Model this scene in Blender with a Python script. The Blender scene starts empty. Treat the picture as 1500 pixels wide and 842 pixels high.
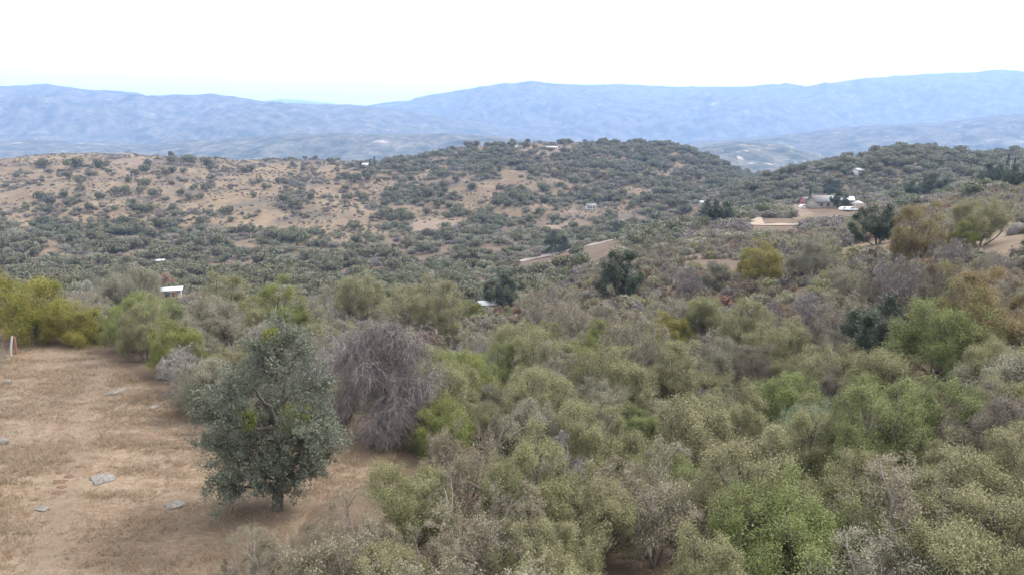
import bpy, math, random
import numpy as np

# ------------------------------------------------------------------ camera, world, sun, exposure
R = math.radians
HAZE = 0.000125
CZ = 17.0                      # camera height over the grass clearing
F = 1071.0                     # focal length in pixels of the 1500 px wide photograph
PITCH = R(10.9)
sc = bpy.context.scene
col = sc.collection
cam_d = bpy.data.cameras.new('camera')
cam_d.sensor_width = 36.0
cam_d.lens = 36.0 * F / 1500.0
cam_d.clip_start = 0.5
cam_d.clip_end = 60000
cam = bpy.data.objects.new('camera', cam_d)
col.objects.link(cam)
cam.location = (0, 0, CZ)
cam.rotation_euler = (R(90) - PITCH, 0, 0)
sc.camera = cam

SUN_EL, SUN_AZ = R(50), R(62)          # azimuth measured clockwise from +Y
world = bpy.data.worlds.new('World')
sc.world = world
world.use_nodes = True
wn = world.node_tree
wn.nodes.clear()
wo = wn.nodes.new('ShaderNodeOutputWorld')
wb = wn.nodes.new('ShaderNodeBackground')
ws = wn.nodes.new('ShaderNodeTexSky')
ws.sky_type = 'NISHITA'
ws.sun_disc = False
ws.sun_elevation = SUN_EL
ws.sun_rotation = SUN_AZ
ws.dust_density = 6.0
ws.air_density = 1.0
wh = wn.nodes.new('ShaderNodeHueSaturation')       # hazy white overcast
wh.inputs['Saturation'].default_value = 0.0
wb.inputs['Strength'].default_value = 0.15
wn.links.new(ws.outputs[0], wh.inputs['Color'])
wmx = wn.nodes.new('ShaderNodeMix'); wmx.data_type = 'RGBA'          # thin even cloud over the clear sky
wmx.inputs[0].default_value = 0.55
wmx.inputs[7].default_value = (7.8, 7.8, 7.8, 1)
wn.links.new(wh.outputs[0], wmx.inputs[6])
wn.links.new(wmx.outputs[2], wb.inputs['Color'])
wn.links.new(wb.outputs[0], wo.inputs['Surface'])

sun_d = bpy.data.lights.new('sun', 'SUN')
sun_d.energy = 1.1
sun_d.angle = R(12)
sun_d.color = (1.0, 0.95, 0.87)
sun = bpy.data.objects.new('sun', sun_d)
col.objects.link(sun)
sun.rotation_euler = (R(90) - SUN_EL, 0, math.pi - SUN_AZ)
sun.location = (0, 0, 300)

vs = sc.view_settings
vs.view_transform = 'Standard'
vs.look = 'None'
vs.gamma = 1.0
vs.use_curve_mapping = False
vs.exposure = 1.63
sc.cycles.max_bounces = 5
sc.cycles.diffuse_bounces = 3
sc.cycles.glossy_bounces = 1
sc.cycles.transmission_bounces = 3
sc.cycles.volume_bounces = 1
sc.cycles.use_denoising = True
sc.cycles.sample_clamp_indirect = 4.0

rs = np.random.RandomState(11)
UP = np.array([0, 0, 1.0])

# ------------------------------------------------------------------ helpers: noise, projection, meshes
def hash2(ix, iy, seed):
    h = (ix.astype(np.int64) * 374761393 + iy.astype(np.int64) * 668265263 + seed * 974634721) & 0xffffffff
    h = ((h ^ (h >> 13)) * 1274126177) & 0xffffffff
    return ((h ^ (h >> 16)) & 0xffff) / 65535.0

def vnoise(x, y, seed=0):
    x0 = np.floor(x); y0 = np.floor(y)
    fx = x - x0; fy = y - y0
    fx = fx * fx * (3 - 2 * fx); fy = fy * fy * (3 - 2 * fy)
    a = hash2(x0, y0, seed); b = hash2(x0 + 1, y0, seed)
    c = hash2(x0, y0 + 1, seed); d = hash2(x0 + 1, y0 + 1, seed)
    return (a + (b - a) * fx) * (1 - fy) + (c + (d - c) * fx) * fy - 0.5

def fbm(x, y, seed=0, octv=4, ridged=False):
    s = 0; a = 1.0; f = 1.0
    for o in range(octv):
        n = vnoise(x * f, y * f, seed + o * 17)
        s = s + a * ((0.5 - 2 * np.abs(n)) if ridged else n)
        a *= 0.5; f *= 2.03
    return s

cp, sp = math.cos(PITCH), math.sin(PITCH)
def ray(px, py):
    dx = (px - 750.0) / F; dy = (421.0 - py) / F
    d1 = cp + dy * sp
    return dx / d1, (-sp + dy * cp) / d1           # x and z (from the camera) for each metre of y

def project(x, y, z):
    z = z - CZ
    fwd = y * cp - z * sp
    upc = y * sp + z * cp
    return 750 + F * x / fwd, 421 - F * upc / fwd

COLS = [-400, 0, 200, 400, 600, 750, 900, 1000, 1100, 1200, 1300, 1400, 1500, 1900]
ROWS = [4, 15, 25, 40, 60, 80, 110, 150, 200, 260, 330, 420, 520, 650, 720, 780, 850, 950, 1300, 2000, 3000]
ZT = np.array([
 # 4     15     25     40     60     80    110   150   200   260   330   420   520   650   720   780   850  950 1300 2000 3000
 [-14.0,-14.5,-14.5,-14.5,-15.0,-18.0,-25,  -32,  -41,  -49,  -54,  -47,  -34,  -17,  -12,  -14,  -22, -40, -85,-110,-120],
 [-15.0,-15.5,-15.8,-15.8,-16.0,-19.5,-26,  -33,  -41,  -49,  -54,  -47,  -35,  -19,  -13,  -14,  -22, -40, -85,-110,-120],
 [-15.2,-15.8,-16.0,-16.0,-16.5,-20.5,-26,  -33,  -41,  -48,  -53,  -47,  -34,  -17,  -11,  -13,  -22, -40, -85,-110,-120],
 [-15.5,-16.0,-16.0,-16.3,-18.5,-22.0,-27.5,-34,  -42,  -49,  -54,  -49,  -37,  -21,  -15,  -15,  -22, -40, -85,-110,-120],
 [-16.0,-16.5,-16.7,-17.2,-20.0,-24.0,-29,  -35.5,-43,  -50,  -54,  -52,  -42,  -27,  -21,  -17,  -14, -30, -85,-110,-120],
 [-16.0,-17.0,-17.3,-18.3,-21.5,-24.5,-28.5,-34.5,-42.5,-49,  -52.5,-52,  -43,  -25,  -14,   -5,    0, -10, -80,-110,-120],
 [-16.0,-17.5,-18.0,-19.5,-21.5,-22.8,-24,  -27.0,-30.5,-34.6,-42,  -50,  -43,  -26,  -15,   -6,    0,  -8, -75,-110,-120],
 [-16.0,-17.5,-18.3,-20.0,-22.0,-23.0,-23.3,-24.5,-27,  -30,  -37,  -48,  -46,  -34,  -24,  -14,   -6, -10, -75,-110,-120],
 [-16.0,-17.5,-18.3,-19.8,-21.2,-21.5,-21.5,-22.5,-24.6,-24.6,-30,  -37,  -29,  -34,  -37,  -39,  -37, -50, -85,-110,-120],
 [-16.0,-17.5,-18.2,-19.2,-19.8,-19.0,-18.5,-19.5,-22.5,-24.5,-25.5,-31,  -17,  -18,  -30,  -40,  -50, -60, -90,-110,-120],
 [-16.0,-17.5,-17.8,-18.2,-17.5,-16.5,-15.8,-17.0,-20,  -22,  -24.5,-26,   -6,   -8,  -25,  -40,  -50, -60, -90,-110,-120],
 [-16.0,-17.3,-17.3,-16.5,-14.5,-13.0,-12.8,-14.0,-14.5,-16,  -20,  -21,  -10,  -14,  -28,  -40,  -50, -60, -90,-110,-120],
 [-16.0,-17.0,-17.0,-15.5,-13.3,-11.3,-10.3,-11.0,-11,  -13,  -17,  -18,   -9,  -13,  -28,  -40,  -50, -60, -90,-110,-120],
 [-15.0,-16.0,-16.0,-14.0,-11.0, -9.0, -7.0, -6.5, -6,   -9,  -14,  -15,   -7,  -12,  -28,  -40,  -50, -60, -90,-110,-120],
])
CU = np.array([(p - 750) / F / 0.985 for p in COLS]); LR = np.log(np.array(ROWS, float))

def hermite(xs, tab, x):
    """cubic interpolation along axis 0 of tab at positions x with limited tangents; tab (n,m) -> gives index, weights"""
    i = np.clip(np.searchsorted(xs, x) - 1, 0, len(xs) - 2)
    h = xs[i + 1] - xs[i]
    t = np.clip((x - xs[i]) / h, 0, 1)
    return i, t, h

def tangents(xs, tab):
    d = np.diff(tab, axis=0) / np.diff(xs)[:, None]
    m = np.zeros_like(tab)
    m[0] = d[0]; m[-1] = d[-1]
    m[1:-1] = 0.5 * (d[1:] + d[:-1])
    return m
TC = tangents(CU, ZT)
def base_height(u, ly):
    i, t, h = hermite(CU, ZT, u)
    j, s, g = hermite(LR, ZT.T, ly)
    def colval(jj):
        jj = np.clip(jj, 0, len(ROWS) - 1)
        a, b = ZT[i, jj], ZT[i + 1, jj]; ma, mb = TC[i, jj] * h, TC[i + 1, jj] * h
        t2, t3 = t * t, t * t * t
        return a * (2*t3 - 3*t2 + 1) + ma * (t3 - 2*t2 + t) + b * (-2*t3 + 3*t2) + mb * (t3 - t2)
    v0, v1, v2, v3 = colval(j - 1), colval(j), colval(j + 1), colval(j + 2)
    jm = np.clip(j - 1, 0, len(ROWS) - 1); jp = np.clip(j + 2, 0, len(ROWS) - 1)
    m1 = (v2 - v0) / np.maximum(LR[j + 1] - LR[jm], 1e-6) * g
    m2 = (v3 - v1) / np.maximum(LR[jp] - LR[j], 1e-6) * g
    s2, s3 = s * s, s * s * s
    return v1 * (2*s3 - 3*s2 + 1) + m1 * (s3 - 2*s2 + s) + v2 * (-2*s3 + 3*s2) + m2 * (s3 - s2)

def height(x, y):
    x = np.asarray(x, float); y = np.asarray(y, float)
    yy = np.maximum(y, 4.0)
    z = base_height(x / yy, np.log(yy))
    near = np.clip(yy / 60, 0.15, 1)
    z = z + 0.55 * near * fbm(x / 9, y / 9, 3, 3)
    far = np.clip((yy - 290) / 200, 0, 1)
    gul = fbm((x * 0.8 + y * 0.6) / 60, (y * 0.8 - x * 0.6) / 150, 9, 3, True)
    z = z + far * (5.5 * gul + 3.0 * fbm(x / 40, y / 40, 5, 3)) * np.clip((1100 - yy) / 300, 0, 1)
    return z + CZ

def h1(x, y):
    return float(height(np.array([x]), np.array([y]))[0])

YS = np.exp(np.linspace(math.log(8), math.log(1500), 900))
def hit(px, py, ymin=8):
    a, b = ray(px, py)
    ys = YS[YS >= ymin]
    zz = height(a * ys, ys)
    below = np.nonzero(CZ + b * ys < zz)[0]
    k = below[0] if len(below) else len(ys) - 1
    y = ys[k]
    return np.array([a * y, y, h1(a * y, y)])

def in_poly(px, py, poly):
    px = np.asarray(px, float); py = np.asarray(py, float)
    r = np.zeros(px.shape, bool)
    n = len(poly)
    for i in range(n):
        x1, y1 = poly[i]; x2, y2 = poly[(i + 1) % n]
        c = ((y1 > py) != (y2 > py)) & (px < (x2 - x1) * (py - y1) / (y2 - y1 + 1e-9) + x1)
        r ^= c
    return r

def mesh_from(name, v, f, mat=None, tone=None, smooth=False):
    """v (n,3); f (m,k) all faces with k corners"""
    v = np.asarray(v, np.float32); f = np.asarray(f, np.int32)
    me = bpy.data.meshes.new(name)
    m, k = f.shape
    me.vertices.add(len(v)); me.vertices.foreach_set('co', v.ravel())
    me.loops.add(m * k); me.loops.foreach_set('vertex_index', f.ravel())
    me.polygons.add(m)
    me.polygons.foreach_set('loop_start', np.arange(0, m * k, k, dtype=np.int32))
    me.polygons.foreach_set('loop_total', np.full(m, k, np.int32))
    if tone is not None:
        at = me.attributes.new('tone', 'FLOAT', 'FACE')
        at.data.foreach_set('value', np.asarray(tone, np.float32))
    me.update(calc_edges=True)
    if smooth:
        me.polygons.foreach_set('use_smooth', np.ones(m, bool))
    if mat: me.materials.append(mat)
    return me

def put(name, data, parent=None, loc=None):
    o = bpy.data.objects.new(name, data)
    col.objects.link(o)
    if parent is not None: o.parent = parent
    if loc is not None: o.location = loc
    return o

def tag(o, label=None, cat=None, group=None, kind=None):
    if label: o['label'] = label
    if cat: o['category'] = cat
    if group: o['group'] = group
    if kind: o['kind'] = kind
    return o

# ------------------------------------------------------------------ materials
def new_mat(name):
    m = bpy.data.materials.new(name); m.use_nodes = True
    nt = m.node_tree; nt.nodes.clear()
    out = nt.nodes.new('ShaderNodeOutputMaterial')
    return m, nt, out
def N(nt, t, **kw):
    n = nt.nodes.new(t)
    for k, v in kw.items(): setattr(n, k, v)
    return n
def mixc(nt, fac, a, b):
    n = N(nt, 'ShaderNodeMix', data_type='RGBA')
    for s, v in ((0, fac), (6, a), (7, b)):
        if isinstance(v, bpy.types.NodeSocket): nt.links.new(v, n.inputs[s])
        elif s == 0: n.inputs[0].default_value = v
        else: n.inputs[s].default_value = (*v, 1)
    return n.outputs[2]
def ramp(nt, fac, lo, hi):
    n = N(nt, 'ShaderNodeMapRange'); n.clamp = True
    n.inputs[1].default_value = lo; n.inputs[2].default_value = hi
    nt.links.new(fac, n.inputs[0])
    return n.outputs[0]
def noise_tex(nt, vec, scale, detail=4, rough=0.55):
    n = N(nt, 'ShaderNodeTexNoise')
    n.inputs['Scale'].default_value = scale; n.inputs['Detail'].default_value = detail; n.inputs['Roughness'].default_value = rough
    if vec is not None: nt.links.new(vec, n.inputs['Vector'])
    return n.outputs[0]

def leaf_mat(name, a, b, alt, alt_amt=0.35, trans=0.22):
    """a..b from leaf to leaf, towards alt from plant to plant"""
    m, nt, out = new_mat(name)
    at = N(nt, 'ShaderNodeAttribute', attribute_name='tone')
    oi = N(nt, 'ShaderNodeObjectInfo')
    c = mixc(nt, at.outputs['Fac'], a, b)
    mul = N(nt, 'ShaderNodeMath', operation='MULTIPLY'); nt.links.new(oi.outputs['Random'], mul.inputs[0]); mul.inputs[1].default_value = alt_amt
    c = mixc(nt, mul.outputs[0], c, alt)
    tc = N(nt, 'ShaderNodeTexCoord')
    pn = noise_tex(nt, tc.outputs['Object'], 0.9, 3)
    c = mixc(nt, ramp(nt, pn, 0.45, 0.72), c, tuple(0.5 * (p + q) for p, q in zip(b, alt)))
    pb = N(nt, 'ShaderNodeBsdfPrincipled')
    pb.inputs['Roughness'].default_value = 0.6
    pb.inputs['Specular IOR Level'].default_value = 0.25
    nt.links.new(c, pb.inputs['Base Color'])
    tr = N(nt, 'ShaderNodeBsdfTranslucent'); nt.links.new(c, tr.inputs['Color'])
    mx = N(nt, 'ShaderNodeMixShader'); mx.inputs[0].default_value = trans
    nt.links.new(pb.outputs[0], mx.inputs[1]); nt.links.new(tr.outputs[0], mx.inputs[2])
    nt.links.new(mx.outputs[0], out.inputs['Surface'])
    return m

def plain_mat(name, a, b=None, scale=3.0, rough=0.85, bump=0.0, metal=0.0):
    m, nt, out = new_mat(name)
    pb = N(nt, 'ShaderNodeBsdfPrincipled')
    pb.inputs['Roughness'].default_value = rough; pb.inputs['Metallic'].default_value = metal
    pb.inputs['Specular IOR Level'].default_value = 0.25
    tc = N(nt, 'ShaderNodeTexCoord')
    n = noise_tex(nt, tc.outputs['Object'], scale, 5)
    nt.links.new(mixc(nt, ramp(nt, n, 0.35, 0.65), a, b or tuple(0.75 * q for q in a)), pb.inputs['Base Color'])
    if bump:
        bp = N(nt, 'ShaderNodeBump'); bp.inputs['Strength'].default_value = bump; bp.inputs['Distance'].default_value = 0.1
        nt.links.new(n, bp.inputs['Height']); nt.links.new(bp.outputs[0], pb.inputs['Normal'])
    nt.links.new(pb.outputs[0], out.inputs['Surface'])
    return m

M = {}
M['olive'] = leaf_mat('olive_leaves', (0.132, 0.137, 0.054), (0.228, 0.220, 0.100), (0.225, 0.200, 0.112), 0.75)
M['green'] = leaf_mat('green_leaves', (0.10, 0.130, 0.034), (0.18, 0.205, 0.062), (0.175, 0.182, 0.075), 0.6)
M['bright'] = leaf_mat('bright_green_leaves', (0.119, 0.145, 0.025), (0.187, 0.191, 0.047), (0.145, 0.162, 0.051), 0.5)
M['greyolive'] = leaf_mat('grey_olive_leaves', (0.14, 0.138, 0.085), (0.235, 0.222, 0.145), (0.215, 0.19, 0.145), 0.6)
M['tan'] = leaf_mat('tan_leaves', (0.170, 0.149, 0.081), (0.238, 0.204, 0.136), (0.204, 0.178, 0.128), 0.5)
M['dark'] = leaf_mat('dark_oak_leaves', (0.038, 0.052, 0.027), (0.081, 0.095, 0.048), (0.067, 0.081, 0.057), 0.6)
M['blueoak'] = leaf_mat('blue_oak_leaves', (0.074, 0.088, 0.060), (0.168, 0.182, 0.125), (0.13, 0.135, 0.098), 0.2)
M['bluegreen'] = leaf_mat('pale_blue_green_leaves', (0.14, 0.18, 0.105), (0.22, 0.26, 0.165), (0.2, 0.23, 0.14), 0.3)
M['yellow'] = leaf_mat('yellow_green_leaves', (0.125, 0.135, 0.022), (0.225, 0.205, 0.036), (0.25, 0.175, 0.05), 0.3)
M['orange'] = leaf_mat('orange_leaves', (0.165, 0.130, 0.052), (0.245, 0.160, 0.066), (0.17, 0.155, 0.07), 0.7)
M['rust'] = leaf_mat('rust_leaves', (0.152, 0.080, 0.052), (0.232, 0.124, 0.080), (0.168, 0.128, 0.088), 0.7)
M['brown'] = leaf_mat('brown_brush_leaves', (0.116, 0.094, 0.056), (0.176, 0.139, 0.090), (0.135, 0.116, 0.094), 0.7)
M['mauve'] = leaf_mat('grey_mauve_twigs', (0.112, 0.098, 0.086), (0.176, 0.154, 0.143), (0.143, 0.124, 0.101), 0.6, 0.05)
M['fardark'] = leaf_mat('hill_oak_leaves', (0.064, 0.068, 0.034), (0.116, 0.115, 0.056), (0.135, 0.118, 0.072), 0.8)
M['fargreen'] = leaf_mat('hill_green_leaves', (0.082, 0.094, 0.045), (0.135, 0.142, 0.072), (0.13, 0.125, 0.08), 0.6)
M['conifer'] = leaf_mat('conifer_needles', (0.028, 0.045, 0.03), (0.06, 0.08, 0.05), (0.05, 0.07, 0.05), 0.3)
M['bark'] = plain_mat('grey_brown_bark', (0.085, 0.068, 0.055), (0.143, 0.124, 0.107), 6, 0.9, 0.5)
M['darkbark'] = plain_mat('dark_oak_bark', (0.055, 0.045, 0.038), (0.11, 0.095, 0.08), 8, 0.9, 0.5)
M['twig'] = plain_mat('pale_grey_twigs', (0.180, 0.161, 0.146), (0.270, 0.247, 0.229), 5, 0.9)
M['twigtan'] = plain_mat('pale_tan_twigs', (0.162, 0.141, 0.114), (0.222, 0.198, 0.171), 5, 0.9)
M['twigmauve'] = plain_mat('mauve_grey_twigs', (0.125, 0.105, 0.098), (0.205, 0.178, 0.168), 4, 0.9)

# ------------------------------------------------------------------ terrain
PX0, PX1, NC, NR = -450, 1950, 560, 640
us = np.array([(p - 750) / F / 0.985 for p in np.linspace(PX0, PX1, NC)])
ys = np.exp(np.linspace(math.log(4.0), math.log(3000), NR))
gu, gy = np.meshgrid(us, ys)
gx = gu * gy
gz = height(gx, gy)
V = np.stack([gx, gy, gz], -1).reshape(-1, 3)
idx = np.arange(NR * NC).reshape(NR, NC)
Fq = np.stack([idx[:-1, :-1], idx[:-1, 1:], idx[1:, 1:], idx[1:, :-1]], -1).reshape(-1, 4)

CLEARING = [(-300, 900), (-300, 485), (0, 488), (60, 513), (130, 513), (180, 540), (250, 592), (310, 612), (420, 645), (520, 632), (585, 640),
            (572, 690), (510, 722), (455, 748), (425, 800), (300, 850), (290, 900)]
# bare pale earth: polygon in photograph pixels and the distance range it lies at
BARE = [([(606, 322), (650, 317), (682, 322), (676, 336), (640, 340), (608, 342)], 300, 700),
        ([(538, 338), (562, 338), (562, 346), (538, 347)], 300, 700),
        ([(430, 406), (506, 406), (506, 414), (440, 416)], 90, 400),
        ([(1150, 298), (1180, 300), (1188, 315), (1150, 318)], 150, 420),
        ([(1400, 335), (1500, 335), (1560, 345), (1560, 372), (1440, 372), (1395, 352)], 60, 150),
        ([(1225, 360), (1290, 355), (1310, 372), (1235, 384)], 60, 200),
        ([(795, 333), (825, 324), (835, 330), (802, 341)], 250, 800),
        ([(770, 217), (850, 217), (845, 222), (780, 223)], 600, 1000),
        ([(150, 228), (210, 228), (215, 245), (170, 243)], 500, 800),
        ([(880, 335), (930, 325), (930, 335), (890, 342)], 250, 800),
        ([(1240, 224), (1280, 222), (1262, 240), (1235, 236)], 400, 700)]
def bare_mask(x, y, z):
    px, py = project(x, y, z)
    r = np.zeros(np.shape(x), bool)
    for poly, y0, y1 in BARE:
        r |= in_poly(px + 22 * fbm(x / 7, y / 7, 71, 4), py + 11 * fbm(x / 7, y / 7, 75, 4), poly) & (y > y0) & (y < y1)
    return r
CLEAR_W = [tuple(hit(max(-300, px), min(py, 870))[:2]) for px, py in CLEARING]

def grass_region(x, y):
    """1 where open dry grass, 0 where brush litter covers the ground"""
    px, py = project(x, y, height(x, y))
    open_l = np.clip((y - 330) / 60, 0, 1) * np.clip((620 - px) / 120, 0, 1)
    open_c = np.clip((y - 420) / 80, 0, 1) * 0.7
    open_r = ((px > 1180) & (y > 60) & (y < 150)) * 0.6
    return np.clip(np.maximum(np.maximum(open_l, open_c), open_r) + in_poly(x, y, CLEAR_W), 0, 1)

TRACK = np.array([hit(px, py)[:2] for px, py in [(60, 850), (92, 760), (98, 700), (125, 640), (120, 590), (150, 552), (140, 525)]])
def on_track(x, y):
    d = np.full(np.shape(x), 1e9)
    for a, b in zip(TRACK[:-1], TRACK[1:]):
        t = np.clip(((x - a[0]) * (b[0] - a[0]) + (y - a[1]) * (b[1] - a[1])) / np.sum((b - a) ** 2), 0, 1)
        d = np.minimum(d, np.hypot(x - a[0] - t * (b[0] - a[0]), y - a[1] - t * (b[1] - a[1])))
    return np.exp(-(d / (0.75 + 0.5 * fbm(x / 2, y / 2, 55, 2))) ** 2)
ground_me = mesh_from('ground', V, Fq, smooth=True)
at = ground_me.attributes.new('soil', 'FLOAT', 'POINT')
at.data.foreach_set('value', np.clip(bare_mask(V[:, 0], V[:, 1], V[:, 2]) + 0.75 * on_track(V[:, 0], V[:, 1]), 0, 1).astype(np.float32))
at = ground_me.attributes.new('grass', 'FLOAT', 'POINT')
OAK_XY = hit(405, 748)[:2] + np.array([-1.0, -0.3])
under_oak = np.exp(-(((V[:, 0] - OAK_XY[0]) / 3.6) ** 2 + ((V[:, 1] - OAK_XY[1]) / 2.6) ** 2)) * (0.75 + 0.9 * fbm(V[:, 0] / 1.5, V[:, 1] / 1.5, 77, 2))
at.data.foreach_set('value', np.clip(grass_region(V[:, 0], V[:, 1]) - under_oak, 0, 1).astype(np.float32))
at = ground_me.attributes.new('hill', 'FLOAT', 'POINT')
at.data.foreach_set('value', np.clip((V[:, 1] - 120) / 100, 0, 1).astype(np.float32))
m, nt, out = new_mat('dry_grass_ground')
geo = N(nt, 'ShaderNodeNewGeometry')
P_ = geo.outputs['Position']
mp = N(nt, 'ShaderNodeMapping'); mp.inputs['Scale'].default_value = (0.5, 1.5, 1.0); mp.inputs['Rotation'].default_value = (0, 0, 0.25)
nt.links.new(P_, mp.inputs['Vector'])
n_big = noise_tex(nt, P_, 0.05, 5); n_mid = noise_tex(nt, mp.outputs[0], 0.35, 6, 0.65); n_fine = noise_tex(nt, mp.outputs[0], 3.5, 8, 0.75)
dry = mixc(nt, ramp(nt, n_mid, 0.38, 0.62), (0.200, 0.148, 0.098), (0.155, 0.092, 0.055))
dry = mixc(nt, ramp(nt, n_big, 0.42, 0.62), dry, (0.155, 0.106, 0.071))
dry = mixc(nt, ramp(nt, n_fine, 0.42, 0.62), dry, (0.218, 0.178, 0.129))
dry = mixc(nt, ramp(nt, noise_tex(nt, P_, 0.9, 6, 0.7), 0.54, 0.68), dry, (0.102, 0.066, 0.044))
n_hill = noise_tex(nt, P_, 0.022, 6, 0.7)
dry = mixc(nt, ramp(nt, n_hill, 0.47, 0.66), dry, (0.122, 0.096, 0.076))
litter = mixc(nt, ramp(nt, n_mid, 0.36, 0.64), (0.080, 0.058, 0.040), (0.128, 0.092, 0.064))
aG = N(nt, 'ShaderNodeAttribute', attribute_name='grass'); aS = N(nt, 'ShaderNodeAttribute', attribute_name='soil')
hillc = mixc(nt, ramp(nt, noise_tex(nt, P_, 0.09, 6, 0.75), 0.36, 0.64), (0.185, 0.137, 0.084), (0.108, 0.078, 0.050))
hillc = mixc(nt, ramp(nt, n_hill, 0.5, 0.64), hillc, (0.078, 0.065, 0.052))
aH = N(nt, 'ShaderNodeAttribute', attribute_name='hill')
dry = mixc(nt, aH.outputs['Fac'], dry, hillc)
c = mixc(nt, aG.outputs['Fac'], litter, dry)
soil = mixc(nt, ramp(nt, n_mid, 0.35, 0.65), (0.178, 0.135, 0.099), (0.132, 0.099, 0.069))
c = mixc(nt, aS.outputs['Fac'], c, soil)
pb = N(nt, 'ShaderNodeBsdfPrincipled'); pb.inputs['Roughness'].default_value = 0.95; pb.inputs['Specular IOR Level'].default_value = 0.1
nt.links.new(c, pb.inputs['Base Color'])
bp = N(nt, 'ShaderNodeBump'); bp.inputs['Strength'].default_value = 0.7; bp.inputs['Distance'].default_value = 0.12
nt.links.new(n_fine, bp.inputs['Height']); nt.links.new(bp.outputs[0], pb.inputs['Normal'])
nt.links.new(pb.outputs[0], out.inputs['Surface'])
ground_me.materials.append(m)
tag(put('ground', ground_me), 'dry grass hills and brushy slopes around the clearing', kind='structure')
M['ground'] = m

# valley floor out to the mountains
gm = 11500
low = mesh_from('lowland', [(-gm, -600, -113 + CZ), (gm, -600, -113 + CZ), (gm, 15400, -113 + CZ), (-gm, 15400, -113 + CZ)], [(0, 1, 2, 3)], plain_mat('lowland_brush', (0.12, 0.115, 0.08), (0.2, 0.17, 0.12), 0.01))
tag(put('lowland', low), 'flat valley land stretching to the mountains', kind='structure')

# ------------------------------------------------------------------ mountains
def mountain_mat(name, rock_amt, rock_scale):
    m, nt, out = new_mat(name)
    geo = N(nt, 'ShaderNodeNewGeometry')
    P_ = geo.outputs['Position']
    a = noise_tex(nt, P_, 0.012, 6, 0.7); b = noise_tex(nt, P_, rock_scale, 5, 0.62); d = noise_tex(nt, P_, 0.05, 3, 0.6)
    c = mixc(nt, ramp(nt, a, 0.38, 0.62), (0.03, 0.038, 0.026), (0.145, 0.13, 0.095))
    c = mixc(nt, ramp(nt, d, 0.5, 0.7), c, (0.03, 0.04, 0.03))
    c = mixc(nt, ramp(nt, b, 0.69 - rock_amt * 0.8, 0.80 - rock_amt * 0.8), c, (0.36, 0.30, 0.25))
    pb = N(nt, 'ShaderNodeBsdfPrincipled'); pb.inputs['Roughness'].default_value = 1.0; pb.inputs['Specular IOR Level'].default_value = 0.0
    nt.links.new(c, pb.inputs['Base Color']); nt.links.new(pb.outputs[0], out.inputs['Surface'])
    return m
def mountain(label, sky, ycrest, depth, zb, rough, mat, n=420, rows=90, seed=0):
    pxs = np.linspace(sky[0][0], sky[-1][0], n)
    pys = np.interp(pxs, [s[0] for s in sky], [s[1] for s in sky])
    u = np.array([ray(p, q) for p, q in zip(pxs, pys)])
    t = np.linspace(0, 1.25, rows)
    yy = ycrest - depth + t[:, None] * depth + 0 * pxs[None]
    bend = 0.12 * depth * fbm(pxs[None] / 160 + 0 * t[:, None], 0 * yy, seed + 3, 3)
    yy = yy + bend
    x = u[None, :, 0] * (yy)
    crest = u[None, :, 1] * np.minimum(yy + (1 - np.minimum(t, 1))[:, None] * depth, 1e9) + CZ
    prof = np.where(t <= 1, np.sin(np.clip(t, 0, 1) * math.pi / 2) ** 1.15, 1 - 1.6 * (t - 1))[:, None]
    z = zb + (crest - zb) * prof
    s = depth / 3.2
    z = z + rough * np.clip(4.2 * prof * (1 - prof), 0, 1) * 0.42 * fbm(x / s, yy / s, seed, 5, True) * (crest - zb) * 0.55
    z = z + rough * 9 * fbm(x / 60, yy / 60, seed + 7, 3) * np.clip(prof * 3, 0, 1)
    V = np.stack([x, yy, z], -1).reshape(-1, 3)
    ii = np.arange(rows * n).reshape(rows, n)
    Fq = np.stack([ii[:-1, :-1], ii[:-1, 1:], ii[1:, 1:], ii[1:, :-1]], -1).reshape(-1, 4)
    return tag(put('mountain', mesh_from('mountain', V, Fq, mat, smooth=True)), label, kind='structure')
zb = -125 + CZ
mountain('faint pale mountain showing through the gap between the blue ridges',
         [(250, 190), (330, 160), (380, 149), (410, 146), (440, 147), (470, 150), (505, 154), (560, 170), (640, 195)], 14000, 2500, zb, 0.5, mountain_mat('faint_mountain', 0, 0.002), 120, 40, 5)
mountain('long pale blue mountain ridge rising towards the pines',
         [(250, 215), (420, 180), (540, 158), (600, 151), (650, 141), (700, 134), (740, 129), (780, 127), (830, 128), (900, 127), (950, 130), (1000, 131), (1060, 130), (1110, 129),
          (1180, 131), (1220, 126), (1260, 122), (1330, 117), (1400, 112), (1500, 110), (1700, 104), (1950, 112)], 8200, 3300, zb, 1.0, mountain_mat('right_mountain', 0.03, 0.004), 520, 110, 21)
mountain('blue forested mountain ridge above the bare grass hill',
         [(-450, 140), (-200, 122), (0, 129), (40, 127), (70, 125), (100, 130), (130, 134), (170, 136), (200, 138), (215, 143), (250, 142), (285, 145), (310, 142), (345, 146), (380, 152), (430, 154),
          (480, 155), (530, 157), (600, 163), (700, 180), (850, 215)], 5600, 2100, zb, 1.0, mountain_mat('left_mountain', 0.05, 0.005), 480, 100, 33)
mountain('rock-speckled blue foothill behind the saddle of the near hills',
         [(-450, 205), (-100, 210), (60, 207), (200, 212), (300, 206), (400, 199), (480, 196), (560, 199), (650, 197), (720, 200), (800, 208), (950, 222), (1100, 240)], 3400, 1100, zb, 1.0,
         mountain_mat('speckled_foothill', 0.07, 0.012), 420, 70, 47)
mountain('darker blue foothill below the long pale ridge',
         [(850, 225), (960, 214), (1080, 205), (1150, 198), (1230, 188), (1300, 184), (1380, 180), (1450, 172), (1550, 165), (1750, 158), (1950, 165)], 4300, 1400, zb, 1.0, mountain_mat('dark_foothill', 0.06, 0.007), 360, 70, 52)
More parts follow.
